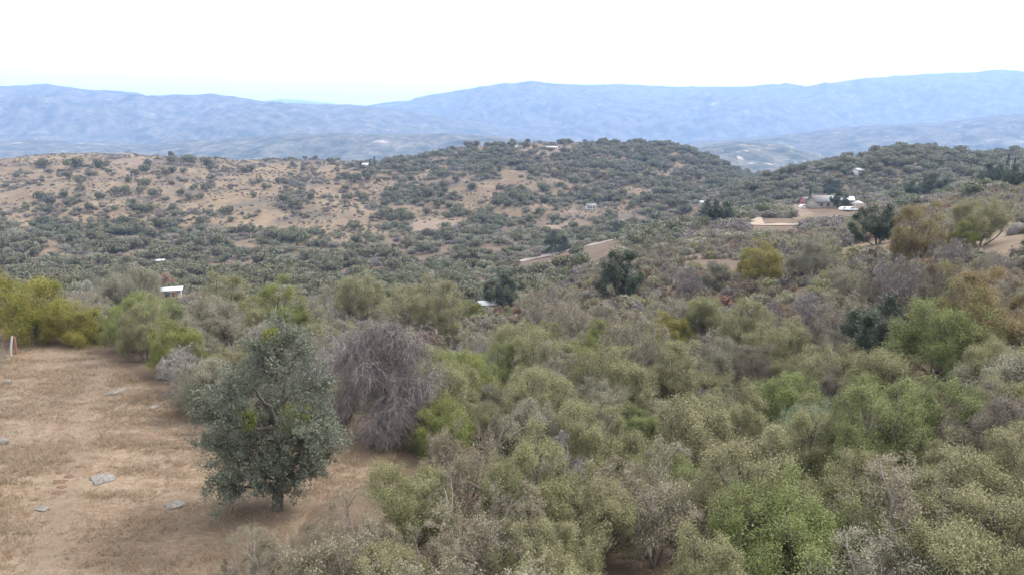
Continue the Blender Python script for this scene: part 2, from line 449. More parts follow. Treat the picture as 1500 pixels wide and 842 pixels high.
mountain('small rocky hill with white outcrops between the two near hills',
         [(900, 262), (960, 238), (1000, 222), (1040, 214), (1075, 207), (1110, 210), (1150, 214), (1180, 222), (1240, 236), (1320, 262)], 2700, 800, zb, 1.0, mountain_mat('rocky_hill', 0.12, 0.022), 200, 60, 61)

# ------------------------------------------------------------------ plants: branch skeletons, leaves
def unit(a):
    return a / np.maximum(np.linalg.norm(a, axis=-1, keepdims=True), 1e-9)
def grow(rg, P, D, L, k, wander, trop):
    """polylines of k segments from P along D; trop pulls up (+) or down (-)"""
    pts = [P]; d = unit(D); p = P
    for i in range(k):
        d = unit(d + wander * rg.randn(*d.shape) + trop * UP)
        p = p + d * (L / k)[:, None]
        pts.append(p)
    return np.stack(pts, 1)
def children(rg, poly, Lp, m, t0, ang, ratio, t1=1.0):
    n, k1, _ = poly.shape
    t = (t0 + (t1 - t0) * (np.arange(m)[None] + rg.rand(n, m)) / m) * (k1 - 1)
    i = np.clip(t.astype(int), 0, k1 - 2); f = (t - i)[..., None]
    a = np.take_along_axis(poly, i[..., None].repeat(3, -1), 1); b = np.take_along_axis(poly, (i + 1)[..., None].repeat(3, -1), 1)
    P = a + (b - a) * f
    T = unit(b - a)
    r = rg.randn(n, m, 3); r = unit(r - (r * T).sum(-1, keepdims=True) * T)
    aa = ang * (0.7 + 0.6 * rg.rand(n, m, 1))
    D = T * np.cos(aa) + r * np.sin(aa)
    L = (Lp[:, None] * ratio * (0.7 + 0.6 * rg.rand(n, m)) * (1.15 - 0.4 * t / (k1 - 1)))
    return P.reshape(-1, 3), D.reshape(-1, 3), L.reshape(-1)
def tubes(poly, r0, r1, sides):
    n, k1, _ = poly.shape
    T = unit(np.gradient(poly, axis=1))
    ref = np.where(np.abs(T[..., 2:3]) > 0.9, np.array([1.0, 0, 0]), UP)
    A = unit(np.cross(T, ref)); B = np.cross(T, A)
    th = np.arange(sides) / sides * 2 * math.pi
    rad = (r0[:, None] + (r1 - r0)[:, None] * np.linspace(0, 1, k1)[None])[..., None, None]
    ring = poly[:, :, None] + rad * (A[:, :, None] * np.cos(th)[:, None] + B[:, :, None] * np.sin(th)[:, None])
    V = ring.reshape(-1, 3)
    ii = np.arange(n * k1 * sides).reshape(n, k1, sides)
    nx = np.roll(ii, -1, 2)
    Fq = np.stack([ii[:, :-1], nx[:, :-1], nx[:, 1:], ii[:, 1:]], -1).reshape(-1, 4)
    return V, Fq
def ribbons(rg, poly, w):
    n, k1, _ = poly.shape
    T = unit(np.gradient(poly, axis=1))
    s = unit(np.cross(T, rg.randn(n, 1, 3)))
    ww = (w * np.linspace(1, 0.35, k1))[None, :, None]
    V = np.stack([poly - s * ww, poly + s * ww], 2).reshape(-1, 3)
    ii = np.arange(n * k1 * 2).reshape(n, k1, 2)
    Fq = np.stack([ii[:, :-1, 0], ii[:, :-1, 1], ii[:, 1:, 1], ii[:, 1:, 0]], -1).reshape(-1, 4)
    return V, Fq
def join(parts):
    vs_, fs, o = [], [], 0
    for v, f in parts:
        vs_.append(v); fs.append(f + o); o += len(v)
    return np.concatenate(vs_), np.concatenate(fs)
def leaves(rg, poly, per, ln, wd, spread, upbias=0.5, t0=0.15, cen=None):
    n, k1, _ = poly.shape
    t = (t0 + (1 - t0) * rg.rand(n, per)) * (k1 - 1)
    i = np.clip(t.astype(int), 0, k1 - 2); f = (t - i)[..., None]
    a = np.take_along_axis(poly, i[..., None].repeat(3, -1), 1); b = np.take_along_axis(poly, (i + 1)[..., None].repeat(3, -1), 1)
    P = (a + (b - a) * f).reshape(-1, 3)
    q = len(P)
    P = P + spread * rg.randn(q, 3)
    nrm = unit(rg.randn(q, 3) + upbias * UP + (0 if cen is None else 0.65 * unit(P - cen)))
    d = rg.randn(q, 3); d = unit(d - (d * nrm).sum(-1, keepdims=True) * nrm)
    s = np.cross(nrm, d)
    sz = (0.65 + 0.7 * rg.rand(q, 1))
    l = ln * sz; w = wd * sz * 0.5
    V = np.stack([P, P + d * l * 0.5 + s * w + nrm * l * 0.06, P + d * l, P + d * l * 0.5 - s * w + nrm * l * 0.06], 1).reshape(-1, 3)
    Fq = np.arange(q * 4).reshape(q, 4)
    return V, Fq, rg.rand(q)
def envelope(V, c, rad, rg_seed, lob=0.22):
    """soft-limit points to a lobed ellipsoid so that the crown reads as billows"""
    q = (V - c) / rad
    r = np.linalg.norm(q, axis=1)
    d = q / np.maximum(r, 1e-6)[:, None]
    e = 1 + lob * 2 * (fbm(d[:, 0] * 2.3 + 7, d[:, 1] * 2.3 + d[:, 2] * 1.9, rg_seed, 2))
    rr = r / e
    lim = np.where(rr < 0.72, rr, 0.72 + 0.30 * np.tanh((rr - 0.72) / 0.30 * 0.85))
    return c + d * (lim * e)[:, None] * rad

def shrub_mesh(seed, Rr=2.3, H=4.2, stems=6, m=(5, 5, 6), per=26, leaf=(0.085, 0.05), spread=0.07, bare=False, extra=0, dome=0.42, trop=0.11, sides=4, lob=0.22, ang=0.7):
    """multi-stemmed rounded shrub; returns (wood verts, faces), (leaf verts, faces, tone) """
    rg = np.random.RandomState(seed)
    az = (np.arange(stems) + 0.6 * rg.rand(stems)) / stems * 2 * math.pi
    lean = np.where(np.arange(stems) % 2 == 0, 0.2 + 0.35 * rg.rand(stems), 0.8 + 0.7 * rg.rand(stems))
    D = np.stack([np.cos(az) * lean, np.sin(az) * lean, np.ones(stems)], -1)
    P = np.stack([0.12 * np.cos(az), 0.12 * np.sin(az), np.full(stems, -0.25)], -1)
    L = H * (0.62 + 0.25 * rg.rand(stems)) * np.where(np.arange(stems) % 2 == 0, 1.0, 0.8)
    p0 = grow(rg, P, D, L, 6, 0.12, 0.03)
    lv = [(p0, L)]
    for a, mm in enumerate(m):
        P, D, L2 = children(rg, lv[-1][0], lv[-1][1], mm, 0.22 if a else 0.12, ang, (0.58, 0.5, 0.5, 0.5)[a])
        L2 = np.maximum(L2, 0.25)
        lv.append((grow(rg, P, D, L2, (5, 4, 3, 3)[a], 0.16, trop), L2))
    c = np.array([0, 0, H * dome * 0.92]); rad = np.array([Rr, Rr, H * (1 - dome) * 1.05])
    fix = lambda pl: envelope(pl.reshape(-1, 3), c, np.where(True, rad, rad), seed, lob).reshape(pl.shape) if True else pl
    lv = [(fix(p) if i else p, l) for i, (p, l) in enumerate(lv)]
    rad0 = 0.05 * H / 4.2
    wood = []
    rr = [(rad0 * 1.3, rad0 * 0.6), (rad0 * 0.55, rad0 * 0.25), (rad0 * 0.25, rad0 * 0.12)]
    for i, (p, l) in enumerate(lv[:3]):
        if i < 2 or bare or extra:
            wood.append(tubes(p, np.full(len(p), rr[i][0]), np.full(len(p), rr[i][1]), (5, sides, 3)[i]))
        else:
            wood.append(ribbons(rg, p, 0.012))
    for p, l in lv[3:]:
        wood.append(ribbons(rg, p, 0.007 if not bare else 0.011))
    lf = None
    if per:
        lf = leaves(rg, lv[-1][0], per, leaf[0], leaf[1], spread, 0.6, 0.15, np.array([0, 0, H * 0.3]))
    return join(wood), lf

PROTO = {}
def proto(key, wood_mat, leaf_m, **kw):
    w, lf = shrub_mesh(**kw)
    PROTO[key] = dict(wood=mesh_from(key + '_trunk', *w, wood_mat), leaf=mesh_from(key + '_crown', lf[0], lf[1], leaf_m, lf[2]) if lf else None,
                      R=kw.get('Rr', 2.3), H=kw.get('H', 4.2))
    z = (lf[0] if lf else w[0])
    PROTO[key]['R'] = float(np.percentile(np.hypot(z[:, 0], z[:, 1]), 97)); PROTO[key]['H'] = float(np.percentile(z[:, 2], 99.5))
for k in range(5):     # leafy scrub oaks
    proto('scrub%d' % k, M['bark'], M['olive'], seed=100 + k, Rr=2.1 + 0.25 * (k % 3), H=4.0 + 0.35 * (k % 4), stems=8, m=(6, 5, 5), per=56, leaf=(0.056, 0.035), spread=0.13, lob=0.22 + 0.03 * k)
for k in range(3):     # thin leaved brush with twigs showing
    proto('sparse%d' % k, M['twigtan'], M['tan'], seed=200 + k, Rr=2.2, H=4.0 + 0.3 * k, stems=8, m=(5, 5, 7), per=15, leaf=(0.058, 0.036), spread=0.07, extra=1, trop=0.1, lob=0.3)
for k in range(3):     # leafless brush
    proto('bare%d' % k, M['twig'], None, seed=300 + k, Rr=2.1, H=3.8, stems=8, m=(5, 5, 6, 4), per=0, bare=True, trop=0.08, lob=0.3)
for k in range(3):     # dense dark live oaks
    proto('oak%d' % k, M['darkbark'], M['dark'], seed=400 + k, Rr=3.0, H=5.2, stems=6, m=(5, 6, 6), per=24, leaf=(0.13, 0.085), spread=0.12, dome=0.45, lob=0.22)
for k in range(3):     # low mid-distance brush
    proto('low%d' % k, M['bark'], M['greyolive'], seed=500 + k, Rr=1.5, H=2.1, stems=5, m=(4, 4, 4), per=9, leaf=(0.15, 0.10), spread=0.10, dome=0.45, lob=0.3)

def far_crown(seed, Rr, H, n=850, leaf=0.46):
    rg = np.random.RandomState(seed)
    nb = 9
    cen = np.stack([rg.randn(nb) * Rr * 0.42, rg.randn(nb) * Rr * 0.42, H * (0.36 + 0.33 * rg.rand(nb))], -1)
    br = Rr * (0.38 + 0.25 * rg.rand(nb))
    k = rg.randint(0, nb, n)
    d = unit(rg.randn(n, 3) + 0.25 * UP)
    P = cen[k] + d * (br[k] * (0.75 + 0.3 * rg.rand(n)))[:, None] * np.array([1, 1, 0.85])
    P[:, 2] = np.maximum(P[:, 2], 0.12 * H)
    nrm = unit(d + 0.38 * rg.randn(n, 3))
    a = rg.randn(n, 3); a = unit(a - (a * nrm).sum(-1, keepdims=True) * nrm); s = np.cross(nrm, a)
    sz = leaf * (0.6 + 0.8 * rg.rand(n, 1)) * Rr / 3
    V = np.stack([P - a * sz * 0.6, P + s * sz * 0.42, P + a * sz * 0.6, P - s * sz * 0.42], 1).reshape(-1, 3)
    tr = tubes(grow(rg, np.array([[0, 0, -0.6]]), np.array([[0.05, 0, 1.0]]), np.array([H * 0.6]), 3, 0.05, 0.1), np.array([0.22]), np.array([0.1]), 5)
    Fq = np.arange(4 * n).reshape(n, 4)
    v, f = join([(V, Fq), tr])
    return v, f, np.concatenate([rg.rand(n), np.zeros(len(tr[1]))])
FAR = {}
for key, mat, cnt in (('dark', 'fardark', 4), ('green', 'fargreen', 3), ('greyolive', 'greyolive', 3), ('mauve', 'mauve', 2), ('brown', 'brown', 2), ('rust', 'rust', 1), ('olive', 'fargreen', 2)):
    for k in range(cnt):
        v, f, t = far_crown(700 + 13 * k + len(key), 3.0, 4.6 if key in ('dark', 'green', 'olive') else 3.4)
        FAR[key + str(k)] = mesh_from('far_%s_%d' % (key, k), v, f, M[mat], t)
def conifer_mesh(seed, H=12.0, Rr=2.4):
    rg = np.random.RandomState(seed)
    n = 130
    t = rg.rand(n) ** 0.8
    az = rg.rand(n) * 6.283
    P = np.stack([0 * t, 0 * t, H * (0.1 + 0.88 * t)], -1)
    D = np.stack([np.cos(az), np.sin(az), -0.12 + 0 * az], -1)
    L = Rr * (1.05 - t) * (0.7 + 0.5 * rg.rand(n)) + 0.15
    pl = grow(rg, P, D, L, 3, 0.06, 0.02)
    lf = leaves(rg, pl, 26, 0.42, 0.14, 0.10, 0.6, 0.1)
    tr = tubes(np.array([[[0, 0, -0.5], [0, 0, H * 0.5], [0, 0, H]]], float), np.array([0.22]), np.array([0.03]), 6)
    return tr, lf
cw, cl = conifer_mesh(5)
PROTO['conifer0'] = dict(wood=mesh_from('conifer_trunk', *cw, M['darkbark']), leaf=mesh_from('conifer_crown', cl[0], cl[1], M['conifer'], cl[2]), R=2.3, H=12.0)

# ------------------------------------------------------------------ placing plants
CNT = {}
def plant(name, key, loc, scale, rot, label, cat, group, mat=None, zs=1.0):
    pr = PROTO[key]
    root = bpy.data.objects.new(name, None)
    root.empty_display_size = 0.5
    col.objects.link(root)
    root.location = loc
    root.rotation_euler = (0, 0, rot)
    root.scale = (scale, scale, scale * zs)
    tag(root, label, cat, group)
    t = put('trunk', pr['wood'], root)
    if pr['leaf'] is not None:
        c = put('crown', pr['leaf'], root)
        if mat is not None:
            c.material_slots[0].link = 'OBJECT'; c.material_slots[0].material = mat
    elif mat is not None:
        t.material_slots[0].link = 'OBJECT'; t.material_slots[0].material = mat
    return root

placed = []          # x, y, radius of everything already standing
KEEP = []            # photo-space boxes that must stay in view: x0,y0,x1,y1, distance
def solve(px, pytop, wpx, key, zs=1.0, ymax=330):
    """distance at which a plant of this pixel width, standing on the slope, has its top on the pixel row"""
    pr = PROTO[key]
    a, b = ray(px, pytop)
    ysol = None
    yy = np.exp(np.linspace(math.log(11), math.log(ymax), 420))
    dist = yy * math.sqrt(1 + a * a + b * b)
    s = wpx * dist / F / (2 * pr['R'])
    top = height(a * yy, yy) + pr['H'] * s * zs * 0.97
    f = top - (CZ + b * yy)
    k = np.nonzero(f > 0)[0]
    k = k[0] if len(k) else len(yy) - 1
    y = yy[k]
    return a * y, y, s[k]

LOOK = {'olive': 'olive green', 'green': 'mid green', 'bright': 'bright yellow-green', 'greyolive': 'grey-olive', 'tan': 'tan thin-leaved', 'dark': 'dark green', 'bluegreen': 'pale blue-green',
        'yellow': 'yellow-leaved', 'orange': 'orange-tinged', 'rust': 'rust-red', 'brown': 'brown', 'mauve': 'grey-mauve leafless', 'twig': 'pale grey leafless', 'twigmauve': 'mauve-grey leafless'}
def zone(x, y):
    px, _ = project(x, y, h1(x, y))
    if y < 78:
        if px < 330: return 'at the edge of the grass clearing by the fence'
        if px < 660 and y > 36: return 'around the weeping grey tree'
        if px < 700: return 'in the thicket beside the lone oak'
        if px > 1180 and y > 36: return 'on the slope below the boulders'
        if px > 1000: return 'in the deep brush under the boulder slope'
        return 'in the thick brush of the draw'
    if y < 200:
        if px > 1180: return 'near the boulders on the upper slope'
        if px > 800: return 'on the brown slope below the dirt lane'
        return 'in the valley bottom behind the thicket'
    if y < 340 and px > 1000: return 'on the spur with the ranch house'
    if px > 1060: return 'on the hill behind the ranch house'
    if y < 400: return 'on the wooded valley floor'
    if px < 560: return 'on the open grass hill'
    return 'on the brushy hill beyond the valley'
def size_word(w):
    return 'small ' if w < 3.6 else ('' if w < 5.6 else 'tall ')

def type_for(t):
    """look -> prototype choices, material override"""
    return {'olive': (['scrub0', 'scrub1', 'scrub2', 'scrub3', 'scrub4'], M['olive']), 'green': (['scrub0', 'scrub1', 'scrub2', 'scrub3', 'scrub4'], M['green']),
            'bright': (['scrub1', 'scrub3', 'scrub4'], M['bright']), 'greyolive': (['scrub0', 'scrub2', 'sparse1', 'scrub4'], M['greyolive']), 'tan': (['sparse0', 'sparse1', 'sparse2'], M['tan']),
            'dark': (['oak0', 'oak1', 'oak2'], M['dark']), 'bluegreen': (['scrub2', 'scrub0'], M['bluegreen']), 'yellow': (['scrub1', 'scrub4', 'scrub0'], M['yellow']),
            'orange': (['scrub2', 'sparse0', 'scrub3'], M['orange']), 'rust': (['low0', 'low1', 'low2'], M['rust']), 'brown': (['sparse2', 'scrub3', 'low1'], M['brown']),
            'twig': (['bare0', 'bare1', 'bare2'], M['twig']), 'twigmauve': (['bare0', 'bare1', 'bare2'], M['twigmauve'])}[t]
LAND = []            # short name, x, y of things one can find
def beside(x, y, reach):
    best = sorted((math.hypot(x - a, y - b), n) for n, a, b in LAND)
    return best[0][1] if best and best[0][0] < reach else None
def add_plant(t, x, y, s_width, rot, zs=1.0, label=None, name=None, key=None, group=None, sink=0.0):
    keys, mat = type_for(t)
    key = key or keys[int(rot * 1000) % len(keys)]
    pr = PROTO[key]
    sc_ = s_width / (2 * pr['R'])
    nm = name or {'dark': 'live_oak', 'twig': 'bare_shrub', 'twigmauve': 'bare_shrub', 'tan': 'thin_leaved_shrub', 'yellow': 'autumn_shrub', 'orange': 'autumn_shrub', 'rust': 'autumn_shrub'}.get(t, 'scrub_oak')
    cat = {'live_oak': 'oak tree', 'bare_shrub': 'bare shrub', 'autumn_shrub': 'autumn shrub', 'thin_leaved_shrub': 'dry shrub'}.get(nm, 'shrub')
    noun = {'live_oak': 'live oak', 'bare_shrub': 'shrub', 'autumn_shrub': 'shrub', 'thin_leaved_shrub': 'shrub'}.get(nm, 'scrub oak')
    z = zone(x, y)
    bs = None if label else beside(x, y, 4.0 + 0.09 * y)
    lab = label or (size_word(s_width) + LOOK[t] + ' ' + noun + ' ' + ('beside the ' + bs if bs else z))
    grp = group or (None if label else (LOOK[t] + ' ' + noun + 's ' + ('beside the ' + bs if bs else z)))
    o = plant(nm, key, (x, y, h1(x, y) - 0.05 - sink), sc_, rot, lab, cat, grp, mat, zs)
    placed.append((x, y, s_width * 0.5))
    return o

# ------------------------------------------------------------------ hero trees with hand-set limbs
def limb_tree(seed, trunk_pts, targets, r0, sub=(7, 6, 5), lens=(1.5, 0.75, 0.5), per=14, leaf=(0.10, 0.06), spread=0.07, droop=0.0, flat=0.6):
    rg = np.random.RandomState(seed)
    tp = np.array(trunk_pts, float)
    tt = np.linspace(0, 1, 14)
    trunk = np.stack([np.interp(tt, np.linspace(0, 1, len(tp)), tp[:, i]) for i in range(3)], -1)
    trunk[1:-1] += 0.05 * rg.randn(12, 3)
    parts = [tubes(trunk[None], np.array([r0]), np.array([r0 * 0.25]), 9)]
    limbs = []
    for tx, ty, tz in targets:
        T = np.array([tx, ty, tz])
        hz = np.clip(tz - 0.35 * math.hypot(tx, ty) - 0.6, 0.9, tp[-1, 2] * 0.93)
        S = np.array([np.interp(hz, trunk[:, 2], trunk[:, i]) for i in range(3)])
        mid = S + (T - S) * 0.5 + np.array([0, 0, 0.25 * np.linalg.norm(T - S) * (0.5 if tz > 3 else 0.9)])
        s = np.linspace(0, 1, 9)[:, None]
        pl = S * (1 - s) ** 2 + 2 * mid * s * (1 - s) + T * s ** 2
        pl[1:] += 0.09 * rg.randn(8, 3)
        limbs.append(pl)
    limbs = np.array(limbs)
    parts.append(tubes(limbs, np.full(len(limbs), r0 * 0.33), np.full(len(limbs), r0 * 0.09), 5))
    cur, L = limbs, np.full(len(limbs), lens[0] / 0.5)
    n_lv = len(sub)
    for a, mm in enumerate(sub):
        P, D, L2 = children(rg, cur, L, mm, 0.45 if a == 0 else 0.2, 0.9, 0.5)
        L2 = lens[a] * (0.6 + 0.7 * rg.rand(len(P)))
        D = D * np.array([1, 1, flat])
        cur = grow(rg, P, D, L2, 4, 0.18, 0.05 if not droop else (0.0 if a == 0 else -droop))
        L = L2
        if a == 0: parts.append(tubes(cur, np.full(len(cur), r0 * 0.09), np.full(len(cur), r0 * 0.04), 4))
        else: parts.append(ribbons(rg, cur, 0.014 if a == 1 else 0.009))
    lf = leaves(rg, cur, per, leaf[0], leaf[1], spread, 0.5) if per else None
    return join(parts), lf

def hero(name, mesh, wood_mat, leaf_m, loc, label, cat):
    (w, lf) = mesh
    root = bpy.data.objects.new(name, None); col.objects.link(root)
    root.location = loc
    tag(root, label, cat)
    put('trunk', mesh_from('trunk', *w, wood_mat), root)
    if lf: put('crown', mesh_from('crown', lf[0], lf[1], leaf_m, lf[2]), root)
    return root

ob = hit(405, 748)
px_m = np.linalg.norm(ob - np.array([0, 0, CZ])) / F
rg = np.random.RandomState(4)
tg = []
for dx, up in [(5, 272), (-40, 255), (45, 262), (-75, 225), (75, 232), (0, 225), (-100, 190), (100, 200), (40, 190), (-45, 185), (-95, 150), (88, 150), (110, 135), (60, 135), (-60, 140), (0, 160),
               (-85, 110), (-45, 105), (70, 112), (20, 115), (-70, 28), (-78, 45), (66, 66), (52, 92), (95, 100), (-90, 85), (-52, 74), (4, 34), (18, 72), (-14, 52)]:
    dx *= 0.72; up = up * 0.75 if up > 100 else up * 0.85
    y = rg.uniform(-1.8, 1.8) if up > 80 else rg.uniform(-0.9, 0.3)
    if abs(dx) < 50 and up > 150: y = rg.uniform(-2.6, 2.6)
    tg.append((dx * px_m, y, max(0.7, (up * px_m - y * 0.47) / 0.885)))
oak_root = hero('oak_tree', limb_tree(42, [(0, 0, -0.4), (0.1, 0, 1.5), (0.35, 0.1, 3.5), (0.7, 0.2, 5.5), (0.6, 0.2, 7.4), (0.4, 0.3, 8.6)], tg, 0.27, sub=(7, 6, 4), lens=(1.0, 0.52, 0.32), per=14, leaf=(0.095, 0.06)),
                M['darkbark'], M['blueoak'], ob, 'lone grey-green oak with open lower branches standing in the dry grass clearing', 'oak tree')
placed.append((ob[0], ob[1], 3.6))
# leafy mistletoe balls in the oak
for k, (dx, up, r) in enumerate([(42, 112, 0.75), (-22, 108, 0.5), (20, 205, 0.45)]):
    rgm = np.random.RandomState(60 + k)
    D = unit(rgm.randn(160, 3)); pl = grow(rgm, np.zeros((160, 3)), D, np.full(160, r), 3, 0.15, 0)
    lf = leaves(rgm, pl, 12, 0.08, 0.05, 0.04, 0.2, 0.3)
    put('mistletoe', mesh_from('mistletoe', lf[0], lf[1], M['bright'], lf[2]), oak_root, (dx * px_m, -0.9, (up * px_m + 0.9 * 0.47) / 0.885))

wb_ = hit(562, 645)
wb_ = np.array([wb_[0], wb_[1], h1(wb_[0], wb_[1])])
wm = np.linalg.norm(wb_ - np.array([0, 0, CZ])) / F
rg = np.random.RandomState(8)
tg = []
for cx, cy, cz_, nn in [(-1.7, 0, 5.6, 7), (0.2, 0.4, 6.9, 8), (1.6, 0.1, 5.9, 7), (-0.7, -1.0, 4.3, 5), (1.0, -1.2, 3.9, 6), (2.3, -0.3, 4.1, 5), (-2.2, -0.4, 3.4, 4), (0.2, -1.6, 2.6, 4), (1.9, -1.2, 2.3, 4)]:
    for k in range(nn): tg.append((0.98 * cx + 0.5 * rg.randn(), 1.0 * cy + 0.55 * rg.randn(), 0.95 * cz_ + 0.5 * rg.randn()))
hero('weeping_tree', limb_tree(77, [(0, 0, -0.4), (0.1, 0.1, 2), (-0.1, 0.2, 4), (0.1, 0.2, 5.6)], tg, 0.22, sub=(7, 7, 6), lens=(0.8, 1.0, 0.7), per=0, droop=0.26, flat=0.9),
     M['twigmauve'], None, wb_, 'leafless weeping grey tree with hanging twigs behind the lone oak', 'bare tree')
placed.append((wb_[0], wb_[1], 3.3))
KEEP.append((488, 452, 636, 628, wb_[1]))

# brush pile of dead branches beside the weeping tree
pb_ = hit(540, 645)
rg = np.random.RandomState(15)
n = 90
P = np.stack([rg.randn(n) * 0.75, rg.randn(n) * 0.5, 0.08 + 0.35 * rg.rand(n)], -1)
D = unit(np.stack([rg.randn(n), rg.randn(n) * 0.7, 0.25 * rg.randn(n)], -1))
v, f = tubes(grow(rg, P, D, 0.6 + 0.9 * rg.rand(n), 4, 0.2, -0.03), np.full(n, 0.022), np.full(n, 0.006), 4)
v[:, 2] = np.maximum(v[:, 2], -0.05)
tag(put('brush_pile', mesh_from('brush_pile', v, f, M['twigmauve']), loc=pb_), 'heap of dead grey branches lying on the grass below the weeping tree', 'brush pile')

# ------------------------------------------------------------------ surveyed plants of the foreground and the near slope
# px of the crown, row of its top, width in px, look, optional own label
SURVEY = [
 (45, 399, 130, 'yellow', 'broad yellow-green tree with orange leaf tips beside the fence posts'),
 (118, 418, 92, 'yellow', 'smaller yellow-green tree with bare grey twigs inside, beside the grass clearing'),
 (208, 432, 104, 'green', 'dense green scrub oak between the yellow trees and the lone oak'),
 (280, 470, 80, 'greyolive', None), (300, 440, 100, 'greyolive', None), (342, 428, 62, 'twig', 'pale grey leafless shrub behind the lone oak crown'),
 (272, 505, 84, 'twig', 'grey tangle of dead twigs leaning out over the clearing'), (402, 412, 88, 'bright', 'bright green tree behind the lone oak'),
 (330, 402, 76, 'olive', None), (188, 392, 90, 'greyolive', None), (462, 424, 84, 'greyolive', None), (524, 398, 88, 'olive', None), (592, 420, 108, 'olive', None), (642, 408, 88, 'olive', None),
 (690, 440, 46, 'bright', 'slim bright green shrub in front of the dark valley oak'), (712, 486, 84, 'tan', None), (760, 470, 100, 'olive', None), (800, 415, 110, 'tan', None), (858, 440, 108, 'tan', None), (800, 488, 120, 'olive', None),
 (648, 583, 112, 'bright', 'bright olive scrub oak beside the brush pile'), (712, 588, 76, 'olive', None), (785, 545, 130, 'olive', None), (865, 560, 110, 'greyolive', None), (905, 515, 140, 'olive', None), (930, 462, 110, 'tan', None),
 (600, 680, 140, 'olive', None), (690, 632, 150, 'tan', None), (775, 636, 150, 'olive', None), (858, 598, 150, 'olive', None), (1000, 596, 160, 'olive', None),
 (965, 668, 190, 'tan', 'wide pale tan shrub with bare twig ends in the thick brush'), (876, 700, 170, 'olive', None), (700, 722, 190, 'tan', None), (520, 738, 130, 'tan', 'pale thin-leaved shrub just below the lone oak'),
 (372, 776, 110, 'tan', 'pale thin-leaved shrub at the lower end of the grass clearing'), (430, 790, 90, 'tan', None), (1160, 712, 220, 'green', 'large rounded green scrub oak in the deep brush'), (1100, 640, 170, 'olive', None), (1250, 672, 150, 'olive', None),
 (1335, 672, 190, 'tan', None), (1450, 690, 170, 'olive', None), (1198, 598, 104, 'bluegreen', 'pale blue-green shrub among olive scrub oaks'), (1290, 562, 140, 'green', None), (1372, 560, 140, 'green', None), (1150, 552, 120, 'green', None),
 (1075, 568, 120, 'olive', None), (1060, 500, 90, 'greyolive', None), (1000, 500, 100, 'olive', None), (1465, 578, 110, 'brown', 'brown dry-leaved shrub on the shady slope'), (1442, 464, 90, 'twig', 'pale silvery leafless shrub on the slope under the boulders'),
 (1395, 432, 130, 'green', None), (1305, 440, 120, 'dark', 'dark spreading tree with bare trunk showing on the shady slope'), (1440, 398, 116, 'orange', 'orange and yellow tinged tree below the boulders'),
 (1118, 358, 66, 'yellow', 'yellow-green tree on the slope below the ranch house'), (1195, 345, 76, 'greyolive', 'round grey-olive shrub below the dark round oak'), (1350, 300, 80, 'orange', 'pale orange-yellow tree beside the dark round oak'),
 (1440, 292, 78, 'olive', None), (1240, 430, 90, 'tan', None), (1180, 430, 90, 'twigmauve', None), (1330, 380, 90, 'twigmauve', 'mauve-grey leafless shrub in front of the boulder clearing'), (1400, 350, 70, 'twigmauve', None),
 (1245, 385, 60, 'greyolive', None), (1100, 440, 80, 'olive', None), (1160, 470, 100, 'olive', None), (1040, 440, 80, 'olive', None), (980, 430, 80, 'greyolive', None), (1415, 322, 40, 'bright', 'small bright green bush at the edge of the boulder clearing'),
 (1480, 560, 90, 'olive', None), (1230, 510, 110, 'olive', None), (1310, 520, 120, 'olive', None), (560, 800, 130, 'olive', None), (790, 770, 160, 'olive', None), (1040, 790, 150, 'olive', None), (1290, 780, 190, 'greyolive', None), (1420, 790, 180, 'olive', None),
 (630, 780, 130, 'tan', None), (240, 402, 40, 'rust', 'rust-red shrub beside the white-roofed house'), (985, 460, 60, 'yellow', None), (880, 470, 50, 'bright', None), (1050, 385, 50, 'greyolive', None), (1010, 395, 55, 'twigmauve', None),
]
LAND += [('lone oak', ob[0], ob[1]), ('weeping grey tree', wb_[0], wb_[1]), ('heap of dead branches', pb_[0], pb_[1])]
SHORT = {0: 'broad yellow-green tree', 1: 'smaller yellow-green tree', 2: 'dense green scrub oak', 5: 'pale grey leafless shrub', 6: 'dead twig tangle', 7: 'bright green tree', 14: 'slim bright green shrub', 20: 'bright olive scrub oak',
         31: 'wide pale tan shrub', 34: 'pale thin-leaved shrub', 35: 'shrub at the lower end of the clearing', 37: 'large rounded green scrub oak', 42: 'pale blue-green shrub', 49: 'brown dry-leaved shrub', 50: 'silvery leafless shrub',
         52: 'dark spreading tree', 53: 'orange-tinged tree', 54: 'yellow-green slope tree', 55: 'round grey-olive shrub', 56: 'pale orange-yellow tree', 60: 'mauve-grey leafless shrub', 67: 'small bright green bush'}
SV = sorted(range(len(SURVEY)), key=lambda i: 0 if SURVEY[i][4] else 1)
for i in SV:
    px, pt, w, t, lab = SURVEY[i]
    keys, mat = type_for(t)
    rot = (i * 2.399) % 6.283
    key = keys[i % len(keys)]
    zs = 1.0
    x, y, s = solve(px, pt, w, key)
    if i < 2:                                                   # the yellow trees stand behind the fence line
        p = hit(px, (507, 512)[i]); x, y = p[0] * 1.03, p[1] * 1.03; s = w * y / F / (2 * PROTO[key]['R'])
    wid = s * 2 * PROTO[key]['R']
    if wid > 11: wid = 11.0
    add_plant(t, x, y, wid, rot, zs, lab, key=key, sink=(0.5 if i < 2 else 0.0))
    if lab:
        sh = SHORT.get(i)
        if sh: LAND.append((sh, x, y))
